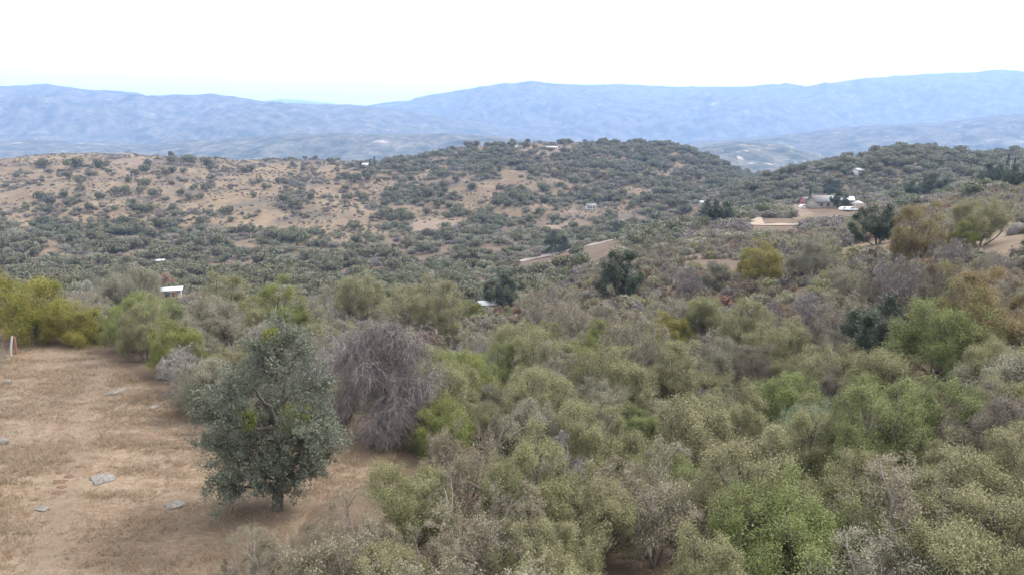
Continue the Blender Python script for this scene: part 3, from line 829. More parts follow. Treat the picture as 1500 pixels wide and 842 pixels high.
# oaks seen whole: px, base row, width px, label
OAKS = [(735, 458, 66, 'dark round live oak on the valley floor behind the bright green shrub'), (910, 436, 74, 'dark spreading live oak at the foot of the brown slope'), (1285, 358, 68, 'dark round live oak standing alone beside the bare patch on the slope'),
        (1228, 306, 28, 'dark oak in front of the ranch house roof'), (1219, 290, 24, 'tall oak behind the ranch house'), (1050, 332, 50, 'dark bushy oak on the crest left of the dirt lane'), (815, 372, 38, 'dark oak beside the pale road bend'),
        (902, 347, 26, 'green oak at the upper end of the pale road'), (1340, 295, 34, 'dark oak on the skyline of the upper slope'), (1372, 290, 34, 'round green oak next to the skyline oak'), (1452, 276, 34, 'dark oak below the utility pole'), (1490, 280, 40, 'dark yellowish oak beside the utility pole')]
for i, (px, pyb, w, lab) in enumerate(OAKS):
    p = hit(px, pyb)
    wid = w * np.linalg.norm(p - np.array([0, 0, CZ])) / F
    add_plant('dark', p[0], p[1], wid, i * 1.7, 1.0, lab)
CONIFERS = [(1475, 252, 26, 'tall dark pine with drooping boughs beside the utility pole'), (1485, 252, 20, 'slender pine behind the utility pole'), (1447, 256, 12, 'small pine on the skyline by the big round trees'),
            (528, 250, 13, 'small conifer beside the white hilltop shed'), (542, 248, 14, 'conifer next to the white hilltop shed'), (549, 248, 18, 'tallest conifer by the white hilltop shed'), (1186, 298, 22, 'pointed green tree beside the red shed'),
            (590, 247, 13, 'dark conifer on the saddle of the hill'), (624, 244, 13, 'lone conifer on the flank of the brush-covered hill')]
for i, (px, pyb, hpx, lab) in enumerate(CONIFERS):
    p = hit(px, pyb, 200)
    h = hpx * p[1] / F
    plant('conifer', 'conifer0', (p[0], p[1], p[2] - 0.1), h / 12.0, i * 1.3, lab, 'conifer', None)

# ------------------------------------------------------------------ foreground fill: every shrub its own object
def overlaps_keep(x, y, r, h):
    z = h1(x, y)
    px, pt = project(x, y, z + h); _, pb2 = project(x, y, z)
    w = r * F / y
    for x0, y0, x1, y1, yk in KEEP:
        if y < yk - 1 and px + w > x0 and px - w < x1 and pt < y1 and pb2 > y0: return True
    return False
KEEP += [(236, 406, 266, 432, 172), (1170, 285, 1268, 312, 318), (1400, 330, 1500, 366, 88), (1098, 304, 1180, 334, 245), (430, 404, 506, 414, 140), (720, 425, 752, 458, 140), (880, 400, 940, 432, 112),
         (1255, 300, 1315, 356, 128), (230, 378, 242, 392, 270)]
for q in np.linspace(0, 1, 15):
    rx = 762 + 143 * q; ry = float(np.interp(rx, [762, 800, 835, 868, 905], [384, 375, 367, 359, 350]))
    if not 838 < rx < 852: KEEP.append((rx - 6, ry - 3, rx + 6, ry + 3, hit(rx, ry, 60)[1]))
def mix(rnd, table):
    s = 0
    for t, w in table:
        s += w
        if rnd < s: return t
    return table[-1][0]
MIX_DRAW = [('olive', .44), ('greyolive', .14), ('green', .13), ('tan', .2), ('twig', .04), ('bright', .05)]
MIX_RIGHT = [('olive', .38), ('green', .3), ('tan', .18), ('greyolive', .08), ('brown', .04), ('bluegreen', .02)]
MIX_SLOPE = [('greyolive', .23), ('twigmauve', .15), ('tan', .15), ('orange', .07), ('olive', .15), ('brown', .17), ('rust', .05), ('yellow', .03)]
MIX_LEFT = [('olive', .34), ('greyolive', .3), ('tan', .16), ('twig', .12), ('bright', .08)]
rr_ = random.Random(5)
fill = []
tries = 0
while tries < 15000 and len(fill) < 290:
    tries += 1
    y = 13 + 72 * math.sqrt(rr_.random()) if tries < 9000 else rr_.uniform(14, 60)
    u = rr_.uniform(-0.80, 0.80)
    x = u * y
    if in_poly(np.array([x]), np.array([y]), CLEAR_W)[0]: continue
    px, pyb = project(x, y, h1(x, y))
    t = mix(rr_.random(), MIX_LEFT if px < 450 else (MIX_SLOPE if (px > 1000 and y > 46) else (MIX_RIGHT if px > 1080 else MIX_DRAW)))
    if px < 620 and y < 38 and t in ('bright', 'green'): t = 'tan'
    wid = rr_.uniform(3.5, 6.0) if y < 60 else rr_.uniform(2.6, 4.6)
    if px > 1000 and y > 46: wid *= 0.8
    if any((x - a) ** 2 + (y - b) ** 2 < (0.62 * (r + wid * 0.5)) ** 2 for a, b, r in placed): continue
    pxt, pyt = project(x, y, h1(x, y) + wid * 0.85)
    if in_poly(np.array([px]), np.array([min(pyt, 840)]), CLEARING)[0] or in_poly(np.array([px - wid * 0.4 * F / y]), np.array([min(0.5 * (pyt + pyb), 840)]), CLEARING)[0]: continue
    if px < 430 and y < 34: continue
    if overlaps_keep(x, y, wid * 0.5, wid * 0.85): continue
    placed.append((x, y, wid * 0.5))
    fill.append((t, x, y, wid, rr_.random() * 6.28, rr_.uniform(0.85, 1.15)))
for t, x, y, wid, rot, zs in fill:
    placed.pop(placed.index((x, y, wid * 0.5)))
    add_plant(t, x, y, wid, rot, zs)
print('foreground fill', len(fill), tries)

# ------------------------------------------------------------------ stuff by geometry nodes: points carrying which / scl / rot
def scatter(name, pts, which, scl, rot, sources, label):
    me = bpy.data.meshes.new(name)
    me.vertices.add(len(pts)); me.vertices.foreach_set('co', np.asarray(pts, np.float32).ravel())
    for nm, ty, arr in (('which', 'INT', which), ('scl', 'FLOAT', scl), ('rot', 'FLOAT', rot)):
        a = me.attributes.new(nm, ty, 'POINT'); a.data.foreach_set('value', np.asarray(arr, np.int32 if ty == 'INT' else np.float32))
    o = put(name, me)
    ng = bpy.data.node_groups.new(name + '_nodes', 'GeometryNodeTree')
    ng.interface.new_socket('Geometry', in_out='INPUT', socket_type='NodeSocketGeometry')
    ng.interface.new_socket('Geometry', in_out='OUTPUT', socket_type='NodeSocketGeometry')
    gi = ng.nodes.new('NodeGroupInput'); go = ng.nodes.new('NodeGroupOutput')
    jn = ng.nodes.new('GeometryNodeJoinGeometry')
    def attr(nm, ty):
        n = ng.nodes.new('GeometryNodeInputNamedAttribute'); n.data_type = ty; n.inputs['Name'].default_value = nm
        return n.outputs['Attribute']
    aw, asc, ar = attr('which', 'INT'), attr('scl', 'FLOAT'), attr('rot', 'FLOAT')
    cx = ng.nodes.new('ShaderNodeCombineXYZ'); ng.links.new(ar, cx.inputs[2])
    sx = ng.nodes.new('ShaderNodeCombineXYZ')
    for q in range(3): ng.links.new(asc, sx.inputs[q])
    for k, src in enumerate(sources):
        oi = ng.nodes.new('GeometryNodeObjectInfo'); oi.transform_space = 'ORIGINAL'; oi.inputs['Object'].default_value = src
        oi.inputs['As Instance'].default_value = True
        cm = ng.nodes.new('FunctionNodeCompare'); cm.data_type = 'INT'; cm.operation = 'EQUAL'
        ng.links.new(aw, cm.inputs[2]); cm.inputs[3].default_value = k
        ip = ng.nodes.new('GeometryNodeInstanceOnPoints')
        ng.links.new(gi.outputs[0], ip.inputs['Points']); ng.links.new(cm.outputs[0], ip.inputs['Selection'])
        ng.links.new(oi.outputs['Geometry'], ip.inputs['Instance'])
        ng.links.new(cx.outputs[0], ip.inputs['Rotation']); ng.links.new(sx.outputs[0], ip.inputs['Scale'])
        ng.links.new(ip.outputs[0], jn.inputs[0])
    ng.links.new(jn.outputs[0], go.inputs[0])
    md = o.modifiers.new('scatter', 'NODES'); md.node_group = ng
    return tag(o, label, kind='stuff')

def visible(x, y, z):
    """line of sight over the bare ground"""
    ok = np.ones(len(x), bool)
    for s in np.linspace(0.12, 0.97, 34):
        ok &= height(x * s, y * s) < CZ + (z - CZ) * s + 0.3
    return ok

# hill trees surveyed on the grass hill: px, row of the crown's middle, width px
HILL = [(65,241,20),(110,241,24),(146,241,20),(74,252,11),(24,258,12),(159,252,10),(98,258,18),(131,256,18),(119,266,22),(119,277,12),(61,289,22),(78,295,20),(91,285,16),(108,295,18),(116,288,10),(144,289,16),(135,304,18),
 (187,264,12),(199,254,14),(215,249,18),(214,240,14),(211,270,20),(206,281,13),(184,281,22),(168,282,16),(227,285,20),(194,297,14),(221,306,16),(253,236,18),(277,237,22),(303,240,22),(253,250,15),(269,251,11),(250,268,10),
 (267,282,14),(277,290,14),(254,304,11),(311,261,14),(357,250,14),(369,248,14),(380,266,11),(388,274,15),(373,286,13),(293,288,13),(7,315,13),(5,336,18),(24,331,14),(53,331,11),(64,321,13),(41,348,16),(61,354,12),
 (107,337,18),(134,335,13),(144,327,16),(156,320,10),(152,349,20),(35,365,30),(91,361,13),(198,325,16),(255,315,12),(254,305,10),(339,323,13),(297,325,20),(397,228,12),(410,266,14),(455,288,15),(415,293,22),(432,300,20),
 (520,262,20),(540,258,24),(505,258,16),(570,278,14),(600,262,14),(640,250,14),(1282,222,22),(1262,228,14),(1240,250,16),(1190,262,18),(1215,268,20),(1160,272,16),(1310,236,14),(1330,250,20),(1360,246,18),(1300,268,20),(1270,276,18),(1395,228,16),(1420,236,24),(1432,232,22)]
far_keys = {k: [q for q in FAR if q.startswith(k)] for k in ('dark', 'green', 'greyolive', 'mauve', 'brown', 'rust', 'olive')}
REF = {}
FARREC = []
far_used = []
def far_plant(kind, x, y, wid, rot, label=None):
    key = far_keys[kind][int(rot * 100) % len(far_keys[kind])]
    z = zone(x, y)
    nm, noun, cat = ('hill_oak', 'oak', 'oak tree') if kind in ('dark', 'green', 'olive') else ('hillside_shrub', 'shrub', 'shrub')
    o = put(nm, FAR[key], loc=(x, y, h1(x, y) - 0.25))
    o.rotation_euler = (0, 0, rot); s = wid / 6.0; o.scale = (s, s, s * 0.95)
    look = {'dark': 'dark green', 'green': 'mid green', 'greyolive': 'grey-olive', 'mauve': 'mauve-grey', 'brown': 'brown', 'rust': 'rust-red', 'olive': 'olive green'}[kind]
    wd = 'small ' if wid < 4.5 else ('large ' if wid > 8 else '')
    where = ''
    if y > 400:
        zz = h1(x, y) - CZ
        where = 'near the crest, ' if zz > -20 else ('halfway up, ' if zz > -36 else 'low down, ')
    o['label'] = wd + look + ' ' + noun + ' ' + where + z
    FARREC.append((o, wd + look + ' ' + noun, where, z, x, y, wid))
    tag(o, None, cat, look + ' ' + noun + 's ' + z)
    REF.setdefault(key, o)
    far_used.append((x, y, wid * 0.5))
    return o
for i, (px, pyc, w) in enumerate(HILL):
    p = hit(px, pyc + 0.30 * w, 200)
    far_plant('dark', p[0], p[1], w * 1.05 * p[1] / F, (i * 2.399) % 6.28)

# candidates over the hills and the valley, jittered grid in world metres
def jitter_grid(y0, y1, cell, umax, seed):
    rg = np.random.RandomState(seed)
    xs = np.arange(-umax * y1, umax * y1, cell); yv = np.arange(y0, y1, cell)
    X, Y = np.meshgrid(xs, yv)
    X = (X + cell * 0.9 * rg.rand(*X.shape)).ravel(); Y = (Y + cell * 0.9 * rg.rand(*Y.shape)).ravel()
    k = (np.abs(X / Y) < umax) & (Y > y0) & (Y < y1)
    return X[k], Y[k], rg
X, Y, rg = jitter_grid(190, 1000, 4.6, 0.84, 77)
Z = height(X, Y)
pxv, pyv = project(X, Y, Z)
cl = 0.6 * fbm(X / 34, Y / 34, 91, 3) + 0.6 * fbm(X / 11, Y / 11, 95, 2) + 0.35 * (rg.rand(len(X)) - 0.5)
dens = np.where(pxv < 560, np.where(Y > 420, -0.24 + 0.30 * (Y < 470), 0.20), 0.06)          # open grass hill / wooded hill
dens = np.where((pxv < 620) & (pxv > 420) & (Y > 420), 0.0, dens)
dens = np.where((pxv > 1060), 0.45, dens)
dens = np.where((pxv > 760) & (pxv < 1020) & (Y > 600), 0.05, dens)                      # bare streaks on the wooded hill's face
dens = np.where(Y < 400, 0.2, dens)
keep = (cl + dens > 0) & ~bare_mask(X, Y, Z)
keep &= visible(X, Y, Z + 4.5)
for x0, y0, x1, y1, yk in KEEP:
    keep &= ~((pxv > x0 - 2) & (pxv < x1 + 2) & (pyv > y0) & (pyv < y1 + (24 if y1 - y0 < 8 else 14)) & (Y < yk + 3))
X, Y, Z, pxv, pyv, cl = (a[keep] for a in (X, Y, Z, pxv, pyv, cl))
rk = np.clip(0.55 * rg.rand(len(X)) + 0.45 * (0.5 + 1.1 * fbm(X / 26, Y / 26, 141, 2)), 0, 0.999)
kinds = np.array(['dark', 'greyolive', 'green', 'mauve', 'brown', 'olive', 'rust'])
slope_r = (pxv > 1000) & (Y < 420)
ki = np.where(slope_r, np.searchsorted([.16, .50, .55, .78, .92, .97, 1.0], rk), np.searchsorted([.36, .60, .74, .84, .92, .985, 1.0], rk))
wid = np.where(ki == 0, 3.4 + 6.0 * rg.rand(len(X)) ** 1.6, 2.0 + 3.6 * rg.rand(len(X)) ** 1.4)
wid = np.where((ki == 2) | (ki == 5), wid * 1.3, wid) * np.where(Y > 260, 1.1, 1.0)
rot = rg.rand(len(X)) * 6.28
# open grass hill carries mostly low mauve and brown brush between its oaks
gl = (pxv < 560) & (Y > 430)
ki = np.where(gl & (rg.rand(len(X)) < 0.5), np.where(rg.rand(len(X)) < 0.5, 3, 4), ki)
ki = np.where(gl & (ki == 0) & (rg.rand(len(X)) < 0.7), 4, ki)
wid = np.where(gl, wid * np.where(ki == 0, 0.9, 0.6), wid)
order = np.argsort(-(wid / Y) * np.where(ki == 0, 1.0, 0.6))
ind = set()
n_oak, n_sh = 0, 0
for q in order:
    if ki[q] in (0, 2, 5):
        if n_oak >= 190: continue
        n_oak += 1
    else:
        if n_sh >= 60: continue
        n_sh += 1
    ind.add(int(q))
    if n_oak >= 190 and n_sh >= 60: break
for q in sorted(ind):
    far_plant(kinds[ki[q]], float(X[q]), float(Y[q]), float(wid[q]), float(rot[q]))
for i, key in enumerate(FAR):                                            # one of every kind stands as an object of its own
    if key not in REF:
        q = [j for j in range(len(X)) if j not in ind and kinds[ki[j]] == key.rstrip('0123456789')]
        if not q: continue
        q = q[0]; ind.add(q)
        o = far_plant(kinds[ki[q]], float(X[q]), float(Y[q]), float(wid[q]), (int(key[-1]) + 0.001) / 100.0)
        o.data = FAR[key]; REF[key] = o
FX = np.array([(r[4], r[5], r[6]) for r in FARREC])
for i, (o, nm, where, z, x, y, wdt) in enumerate(FARREC):               # alone, paired or clumped, near which building
    dd = np.hypot(FX[:, 0] - x, FX[:, 1] - y) - 0.5 * (FX[:, 2] + wdt)
    nb = int(np.sum(dd < 3.0)) - 1
    st = 'standing alone ' if nb == 0 else ('in a pair ' if nb == 1 else 'in a clump ')
    o['label'] = nm + ' ' + st + where + z
src_keys = [k for k in FAR if k in REF]
X2, Y2, rg2 = jitter_grid(400, 900, 3.3, 0.84, 177)
Z2 = height(X2, Y2)
c2 = 0.7 * fbm(X2 / 30, Y2 / 30, 211, 3) + 0.5 * fbm(X2 / 8, Y2 / 8, 215, 2) + 0.5 * (rg2.rand(len(X2)) - 0.5)
k2 = (c2 > 0.02) & visible(X2, Y2, Z2 + 1.2)
X2, Y2, Z2 = X2[k2], Y2[k2], Z2[k2]
n0 = len(X)
X = np.concatenate([X, X2]); Y = np.concatenate([Y, Y2]); Z = np.concatenate([Z, Z2])
ki = np.concatenate([ki, rg2.choice([1, 3, 4, 4, 6], len(X2), p=[.3, .3, .2, .15, .05])])
wid = np.concatenate([wid, 0.8 + 1.5 * rg2.rand(len(X2)) ** 1.5]); rot = np.concatenate([rot, 6.28 * rg2.rand(len(X2))])
rest = np.array([j for j in range(len(X)) if j not in ind])
wi = np.array([src_keys.index(([k for k in src_keys if k.startswith(kinds[ki[j]])] or src_keys)[int(rot[j] * 50) % max(1, len([k for k in src_keys if k.startswith(kinds[ki[j]])]))]) for j in rest])
scatter('woodland', np.stack([X[rest], Y[rest], Z[rest] - 0.3], -1), wi, wid[rest] / 6.0, rot[rest], [REF[k] for k in src_keys], 'oak woodland and brush covering the hills across the valley')
print('far individuals', len(ind) + len(HILL), 'woodland', len(rest))

# near slope brush between the thicket and the valley
MID = {}
for key, mat in (('greyolive', 'greyolive'), ('mauve', 'mauve'), ('brown', 'brown'), ('olive', 'olive'), ('rust', 'rust'), ('tan', 'tan')):
    for k in range(2):
        w, lf = shrub_mesh(seed=900 + k * 7 + len(key), Rr=1.5, H=2.0, stems=5, m=(4, 4, 4), per=8, leaf=(0.17, 0.10), spread=0.12, dome=0.42, lob=0.3)
        v = lf[0]; v[:, 2] = np.maximum(v[:, 2] - 0.25, -0.1)
        MID[key + str(k)] = mesh_from('brush_%s' % key, v, lf[1], M[mat], lf[2])
X, Y, rg = jitter_grid(62, 330, 2.5, 0.82, 31)
Z = height(X, Y)
pxv, pyv = project(X, Y, Z)
cl = fbm(X / 14, Y / 14, 191, 3) + 0.25 * (rg.rand(len(X)) - 0.5)
keep = (cl + np.where(Y < 80, 0.05, np.where((pxv > 880) & (pxv < 1100) & (Y > 130), 0.3, 0.3)) > 0) & ~bare_mask(X, Y, Z) & ((pxv > 900) | (Y < 200)) & (pyv < 560)
keep &= visible(X, Y, Z + 2.5)
for x0, y0, x1, y1, yk in KEEP:
    keep &= ~((pxv > x0 - 4) & (pxv < x1 + 4) & (pyv > y0) & (pyv < y1 + 12) & (Y < yk + 4))
PL = np.array(placed)
near_d = np.array([np.min((PL[:, 0] - a) ** 2 + (PL[:, 1] - b) ** 2 - (0.8 * PL[:, 2]) ** 2) for a, b in zip(X, Y)]) if len(X) else np.array([])
keep &= near_d > 0
X, Y, Z, pxv, cl = (a[keep] for a in (X, Y, Z, pxv, cl))
mk = ['greyolive', 'mauve', 'brown', 'olive', 'rust', 'tan']
brown = (pxv > 780) & (pxv < 1120) & (Y > 110)
rk = rg.rand(len(X))
ki = np.where(brown, np.searchsorted([.2, .42, .72, .8, .88, 1.0], rk), np.searchsorted([.28, .48, .66, .82, .88, 1.0], rk))
wid = (1.8 + 2.4 * rg.rand(len(X))) * np.where(brown, 0.8, 1.0)
rot = rg.rand(len(X)) * 6.28
names = {'greyolive': 'grey-olive', 'mauve': 'mauve-grey', 'brown': 'dry brown', 'olive': 'olive green', 'rust': 'rust-red', 'tan': 'tan'}
order = np.argsort(-wid / Y)[:60]
ind = set(int(q) for q in order)
REFM = {}
def mid_plant(q, key):
    kd = mk[ki[q]]
    z = zone(float(X[q]), float(Y[q]))
    o = put('low_shrub', MID[key], loc=(X[q], Y[q], Z[q] - 0.1)); s = wid[q] / 3.0
    o.rotation_euler = (0, 0, rot[q]); o.scale = (s, s, s)
    tag(o, 'low ' + names[kd] + ' bush ' + z, 'bush', 'low ' + names[kd] + ' bushes ' + z)
    REFM.setdefault(key, o)
for q in ind: mid_plant(q, mk[ki[q]] + str(int(rot[q] * 10) % 2))
for key in MID:
    if key not in REFM:
        q = [j for j in range(len(X)) if j not in ind and mk[ki[j]] == key[:-1]]
        if q: ind.add(q[0]); mid_plant(q[0], key)
sk = list(REFM)
rest = np.array([j for j in range(len(X)) if j not in ind])
wi = np.array([sk.index(mk[ki[j]] + str(int(rot[j] * 10) % 2)) for j in rest])
scatter('brush', np.stack([X[rest], Y[rest], Z[rest] - 0.12], -1), wi, wid[rest] / 3.0, rot[rest], [REFM[k] for k in sk], 'low mixed brush covering the near slopes below the ranch house')
print('brush', len(rest), len(ind))

# ------------------------------------------------------------------ grass, soil, stones in the clearing
rg = np.random.RandomState(66)
cw_ = np.array(CLEAR_W)
n = 80000
gx_ = rg.uniform(cw_[:, 0].min(), cw_[:, 0].max(), n * 2); gy_ = rg.uniform(max(14, cw_[:, 1].min()), cw_[:, 1].max() + 2, n * 2)
k = in_poly(gx_, gy_, CLEAR_W) & (np.abs(gx_ / gy_) < 0.95)
gx_, gy_ = gx_[k][:n], gy_[k][:n]
patch = 0.6 * fbm(gx_ / 3.5, gy_ / 3.5, 401, 3) + 0.75 * fbm((gx_ + 0.3 * gy_) / 5.0, gy_ / 0.9, 407, 3)
k = (rg.rand(len(patch)) > 0.8 * on_track(gx_, gy_)) & (rg.rand(len(patch)) < np.clip(0.45 + 1.6 * (patch + 0.12), 0.25, 1)) & (rg.rand(len(patch)) > 0.85 * np.exp(-(((gx_ - OAK_XY[0]) / 3.6) ** 2 + ((gy_ - OAK_XY[1]) / 2.6) ** 2)))
gx_, gy_, patch = gx_[k], gy_[k], patch[k]
q = len(gx_)
bl = 5
bx = np.repeat(gx_, bl) + 0.09 * rg.randn(q * bl); by = np.repeat(gy_, bl) + 0.09 * rg.randn(q * bl)
bz = height(bx, by) - 0.02
hgt = (0.08 + 0.14 * rg.rand(q * bl)) * (1 + 1.3 * np.repeat(np.clip(patch, -0.45, 0.5), bl))
az = 0.9 + 1.4 * rg.randn(q * bl)
ln_ = hgt * (0.6 + 1.2 * rg.rand(q * bl))
base = np.stack([bx, by, bz], -1)
tip = base + np.stack([np.cos(az) * ln_, np.sin(az) * ln_, hgt], -1)
sd = np.stack([-np.sin(az), np.cos(az), 0 * az], -1) * (0.008 + 0.010 * rg.rand(q * bl))[:, None]
V = np.stack([base - sd, base + sd, tip], 1).reshape(-1, 3)
gm_ = leaf_mat('dry_grass_blades', (0.155, 0.112, 0.071), (0.285, 0.226, 0.153), (0.190, 0.113, 0.064), 0.3, 0.3)
tag(put('grass', mesh_from('grass', V, np.arange(len(V)).reshape(-1, 3), gm_, np.clip(rg.rand(q * bl) * 0.7 + np.repeat(patch, bl) * 0.8 + 0.1, 0, 1))), 'dry golden grass covering the clearing around the lone oak', kind='stuff')

M['granite'] = plain_mat('grey_granite', (0.105, 0.097, 0.086), (0.185, 0.17, 0.15), 5, 0.95, 0.8)
M['soil'] = plain_mat('bare_brown_soil', (0.084, 0.049, 0.029), (0.126, 0.077, 0.049), 9, 0.95, 0.5)
def rock_mesh(seed, sx, sy, sz):
    rg = np.random.RandomState(seed)
    th, ph = np.meshgrid(np.linspace(0, 2 * math.pi, 15)[:-1], np.linspace(0.02, math.pi - 0.02, 9))
    d = np.stack([np.cos(th) * np.sin(ph), np.sin(th) * np.sin(ph), np.cos(ph)], -1)
    r = 1 + 0.85 * fbm(d[..., 0] * 1.9 + seed, d[..., 1] * 1.9 + d[..., 2] * 1.3, seed, 4)
    v = d * r[..., None]
    v = np.sign(v) * np.abs(v) ** 0.8 * np.array([sx, sy, sz])
    ii = np.arange(9 * 14).reshape(9, 14); nx = np.roll(ii, -1, 1)
    f = np.stack([ii[:-1], ii[1:], nx[1:], nx[:-1]], -1).reshape(-1, 4)
    return mesh_from('rock', v.reshape(-1, 3), f, M['granite'])
ROCKS = [(172, 574, 30, .55, .12, 'wide flat granite slab near the green scrub oak'), (150, 701, 32, .5, .12, 'flat pale granite slab in the middle of the grass clearing'), (11, 562, 13, .8, .6, 'rounded grey boulder in the grass below the fence'),
         (4, 649, 16, .8, .6, 'grey boulder at the far side of the grass from the lone oak'), (226, 598, 14, .6, .25, 'small grey rock by the dead twig tangle'), (62, 748, 16, .6, .15, 'weathered grey stone flush with the grass'),
         (258, 741, 26, .5, .14, 'low grey slab in the grass left of the oak roots'), (6, 600, 8, .7, .4, 'small white stone below the rounded boulder'), (54, 645, 7, .7, .4, 'small white stone beside the pebbles'),
         (1440, 350, 20, .7, .6, 'pale grey boulder in the bare clearing on the upper slope'), (1490, 343, 30, .8, .8, 'large grey boulder beside the pale boulder on the upper slope'), (1423, 344, 7, .8, .5, 'small stone next to the pale boulder'),
         (690, 467, 9, .8, .7, None), ]
for i, (px, py, w, ry, rz, lab) in enumerate(ROCKS):
    if lab is None: continue
    p = hit(px, py)
    r = 0.38 * w * np.linalg.norm(p - np.array([0, 0, CZ])) / F
    o = put('boulder' if rz > 0.5 else 'rock', rock_mesh(i + 3, r, r * (ry if rz > 0.3 else 1.3), r * rz), loc=(p[0], p[1], p[2] + r * rz * (0.25 if rz > 0.3 else -0.2) + (0 if rz > 0.3 else 0.035)))
    o.rotation_euler = (0, 0, i * 0.9)
    tag(o, lab, 'boulder' if rz > 0.5 else 'rock')
for i, (px, py) in enumerate([(102, 676), (117, 684), (88, 692), (100, 700), (86, 707), (90, 714), (86, 722), (246, 676), (262, 681), (120, 585), (122, 593)]):
    p = hit(px, py)
    rgd = np.random.RandomState(i)
    th = np.arange(12) / 12 * 6.283
    rad = (0.13 + 0.08 * rgd.rand()) * (0.65 + 0.8 * rgd.rand(12)); rings = []
    for s, dz in ((1.5, -0.09), (1.0, -0.035), (0.55, -0.03), (0.15, -0.035)):
        xx = p[0] + rad * s * np.cos(th) * 1.3; yy = p[1] + rad * s * np.sin(th)
        rings.append(np.stack([xx, yy, height(xx, yy) + dz + 0.06], -1))
    v = np.concatenate(rings) - p
    ii = np.arange(48).reshape(4, 12); nx = np.roll(ii, -1, 1)
    f = np.stack([ii[:-1], nx[:-1], nx[1:], ii[1:]], -1).reshape(-1, 4)
    tag(put('soil_scrape', mesh_from('soil_scrape', v, f, M['soil'], smooth=True), loc=p), 'small scrape of bare brown soil dug in the dry grass', 'soil scrape', 'soil scrapes in the grass clearing')

# ------------------------------------------------------------------ roads
def ribbon_road(name, pix, width, mat, label, lift=0.22, ymin=60):
    pts = np.array([hit(px, py, ymin)[:2] for px, py in pix])
    d = np.concatenate([[0], np.cumsum(np.linalg.norm(np.diff(pts, axis=0), axis=1))])
    n = max(8, int(d[-1] / 2.0))
    s = np.linspace(0, d[-1], n)
    c = np.stack([np.interp(s, d, pts[:, i]) for i in range(2)], -1)
    for _ in range(6): c[1:-1] = 0.5 * c[1:-1] + 0.25 * (c[:-2] + c[2:])
    t = unit(np.gradient(c, axis=0)); nrm = np.stack([-t[:, 1], t[:, 0]], -1)
    off = np.linspace(-0.5, 0.5, 5) * width
    q = c[:, None] + nrm[:, None] * off[None, :, None]
    z = height(q[..., 0], q[..., 1]) + lift
    V = np.concatenate([q, z[..., None]], -1).reshape(-1, 3)
    ii = np.arange(n * 5).reshape(n, 5)
    Fq = np.stack([ii[:-1, :-1], ii[:-1, 1:], ii[1:, 1:], ii[1:, :-1]], -1).reshape(-1, 4)
    return tag(put(name, mesh_from(name, V, Fq, mat, smooth=True)), label, kind='structure')
M['road'] = plain_mat('pale_road', (0.204, 0.177, 0.156), (0.258, 0.224, 0.197), 0.6, 0.95)
M['dirt'] = plain_mat('dirt_lane', (0.209, 0.158, 0.115), (0.252, 0.194, 0.144), 0.6, 0.95)
ribbon_road('road', [(762, 384), (800, 375), (835, 367), (868, 359), (905, 350)], 7.0, M['road'], 'pale gravel road curving along the foot of the brown slope')
ribbon_road('dirt_lane', [(1112, 306), (1106, 316), (1106, 324), (1109, 331), (1130, 331), (1160, 330), (1185, 328)], 4.5, M['dirt'], 'bare dirt lane leading to the ranch house', ymin=120)

# ------------------------------------------------------------------ buildings, vehicles, poles, fence
def box(x0, x1, y0, y1, z0, z1):
    v = np.array([(x, y, z) for z in (z0, z1) for x, y in ((x0, y0), (x1, y0), (x1, y1), (x0, y1))], float)
    f = np.array([(3, 2, 1, 0), (4, 5, 6, 7), (0, 1, 5, 4), (1, 2, 6, 5), (2, 3, 7, 6), (3, 0, 4, 7)])
    return v, f
def part(name, geos, mat, root):
    return put(name, mesh_from(name, *join(geos), mat), root)
M['stucco'] = plain_mat('cream_stucco', (0.255, 0.225, 0.188), (0.217, 0.191, 0.158), 1.0, 0.9)
M['whitewall'] = plain_mat('white_painted_wall', (0.425, 0.416, 0.399), (0.374, 0.365, 0.348), 1.0, 0.8)
M['greyroof'] = plain_mat('grey_shingle_roof', (0.136, 0.128, 0.124), (0.176, 0.168, 0.160), 2.0, 0.9)
M['whiteroof'] = plain_mat('white_metal_roof', (0.468, 0.468, 0.468), (0.408, 0.408, 0.408), 1.0, 0.5)
M['redwall'] = plain_mat('red_barn_paint', (0.36, 0.07, 0.09), (0.42, 0.11, 0.13), 1.0, 0.8)
M['glass'] = plain_mat('dark_window_glass', (0.04, 0.045, 0.05), (0.06, 0.06, 0.07), 1.0, 0.15)
M['wood'] = plain_mat('weathered_wood', (0.34, 0.32, 0.30), (0.46, 0.44, 0.41), 6.0, 0.9)
M['rustpost'] = plain_mat('rusty_brown_post', (0.19, 0.085, 0.05), (0.26, 0.13, 0.08), 6.0, 0.9)
M['steel'] = plain_mat('dull_steel', (0.16, 0.155, 0.15), (0.24, 0.235, 0.23), 6.0, 0.6, 0, 0.6)
M['pole'] = plain_mat('grey_pole_wood', (0.30, 0.28, 0.27), (0.40, 0.38, 0.36), 3.0, 0.9)
M['carwhite'] = plain_mat('white_car_paint', (0.75, 0.75, 0.76), (0.7, 0.7, 0.71), 1.0, 0.35)
M['tyre'] = plain_mat('black_tyre', (0.03, 0.03, 0.03), (0.04, 0.04, 0.04), 1.0, 0.9)
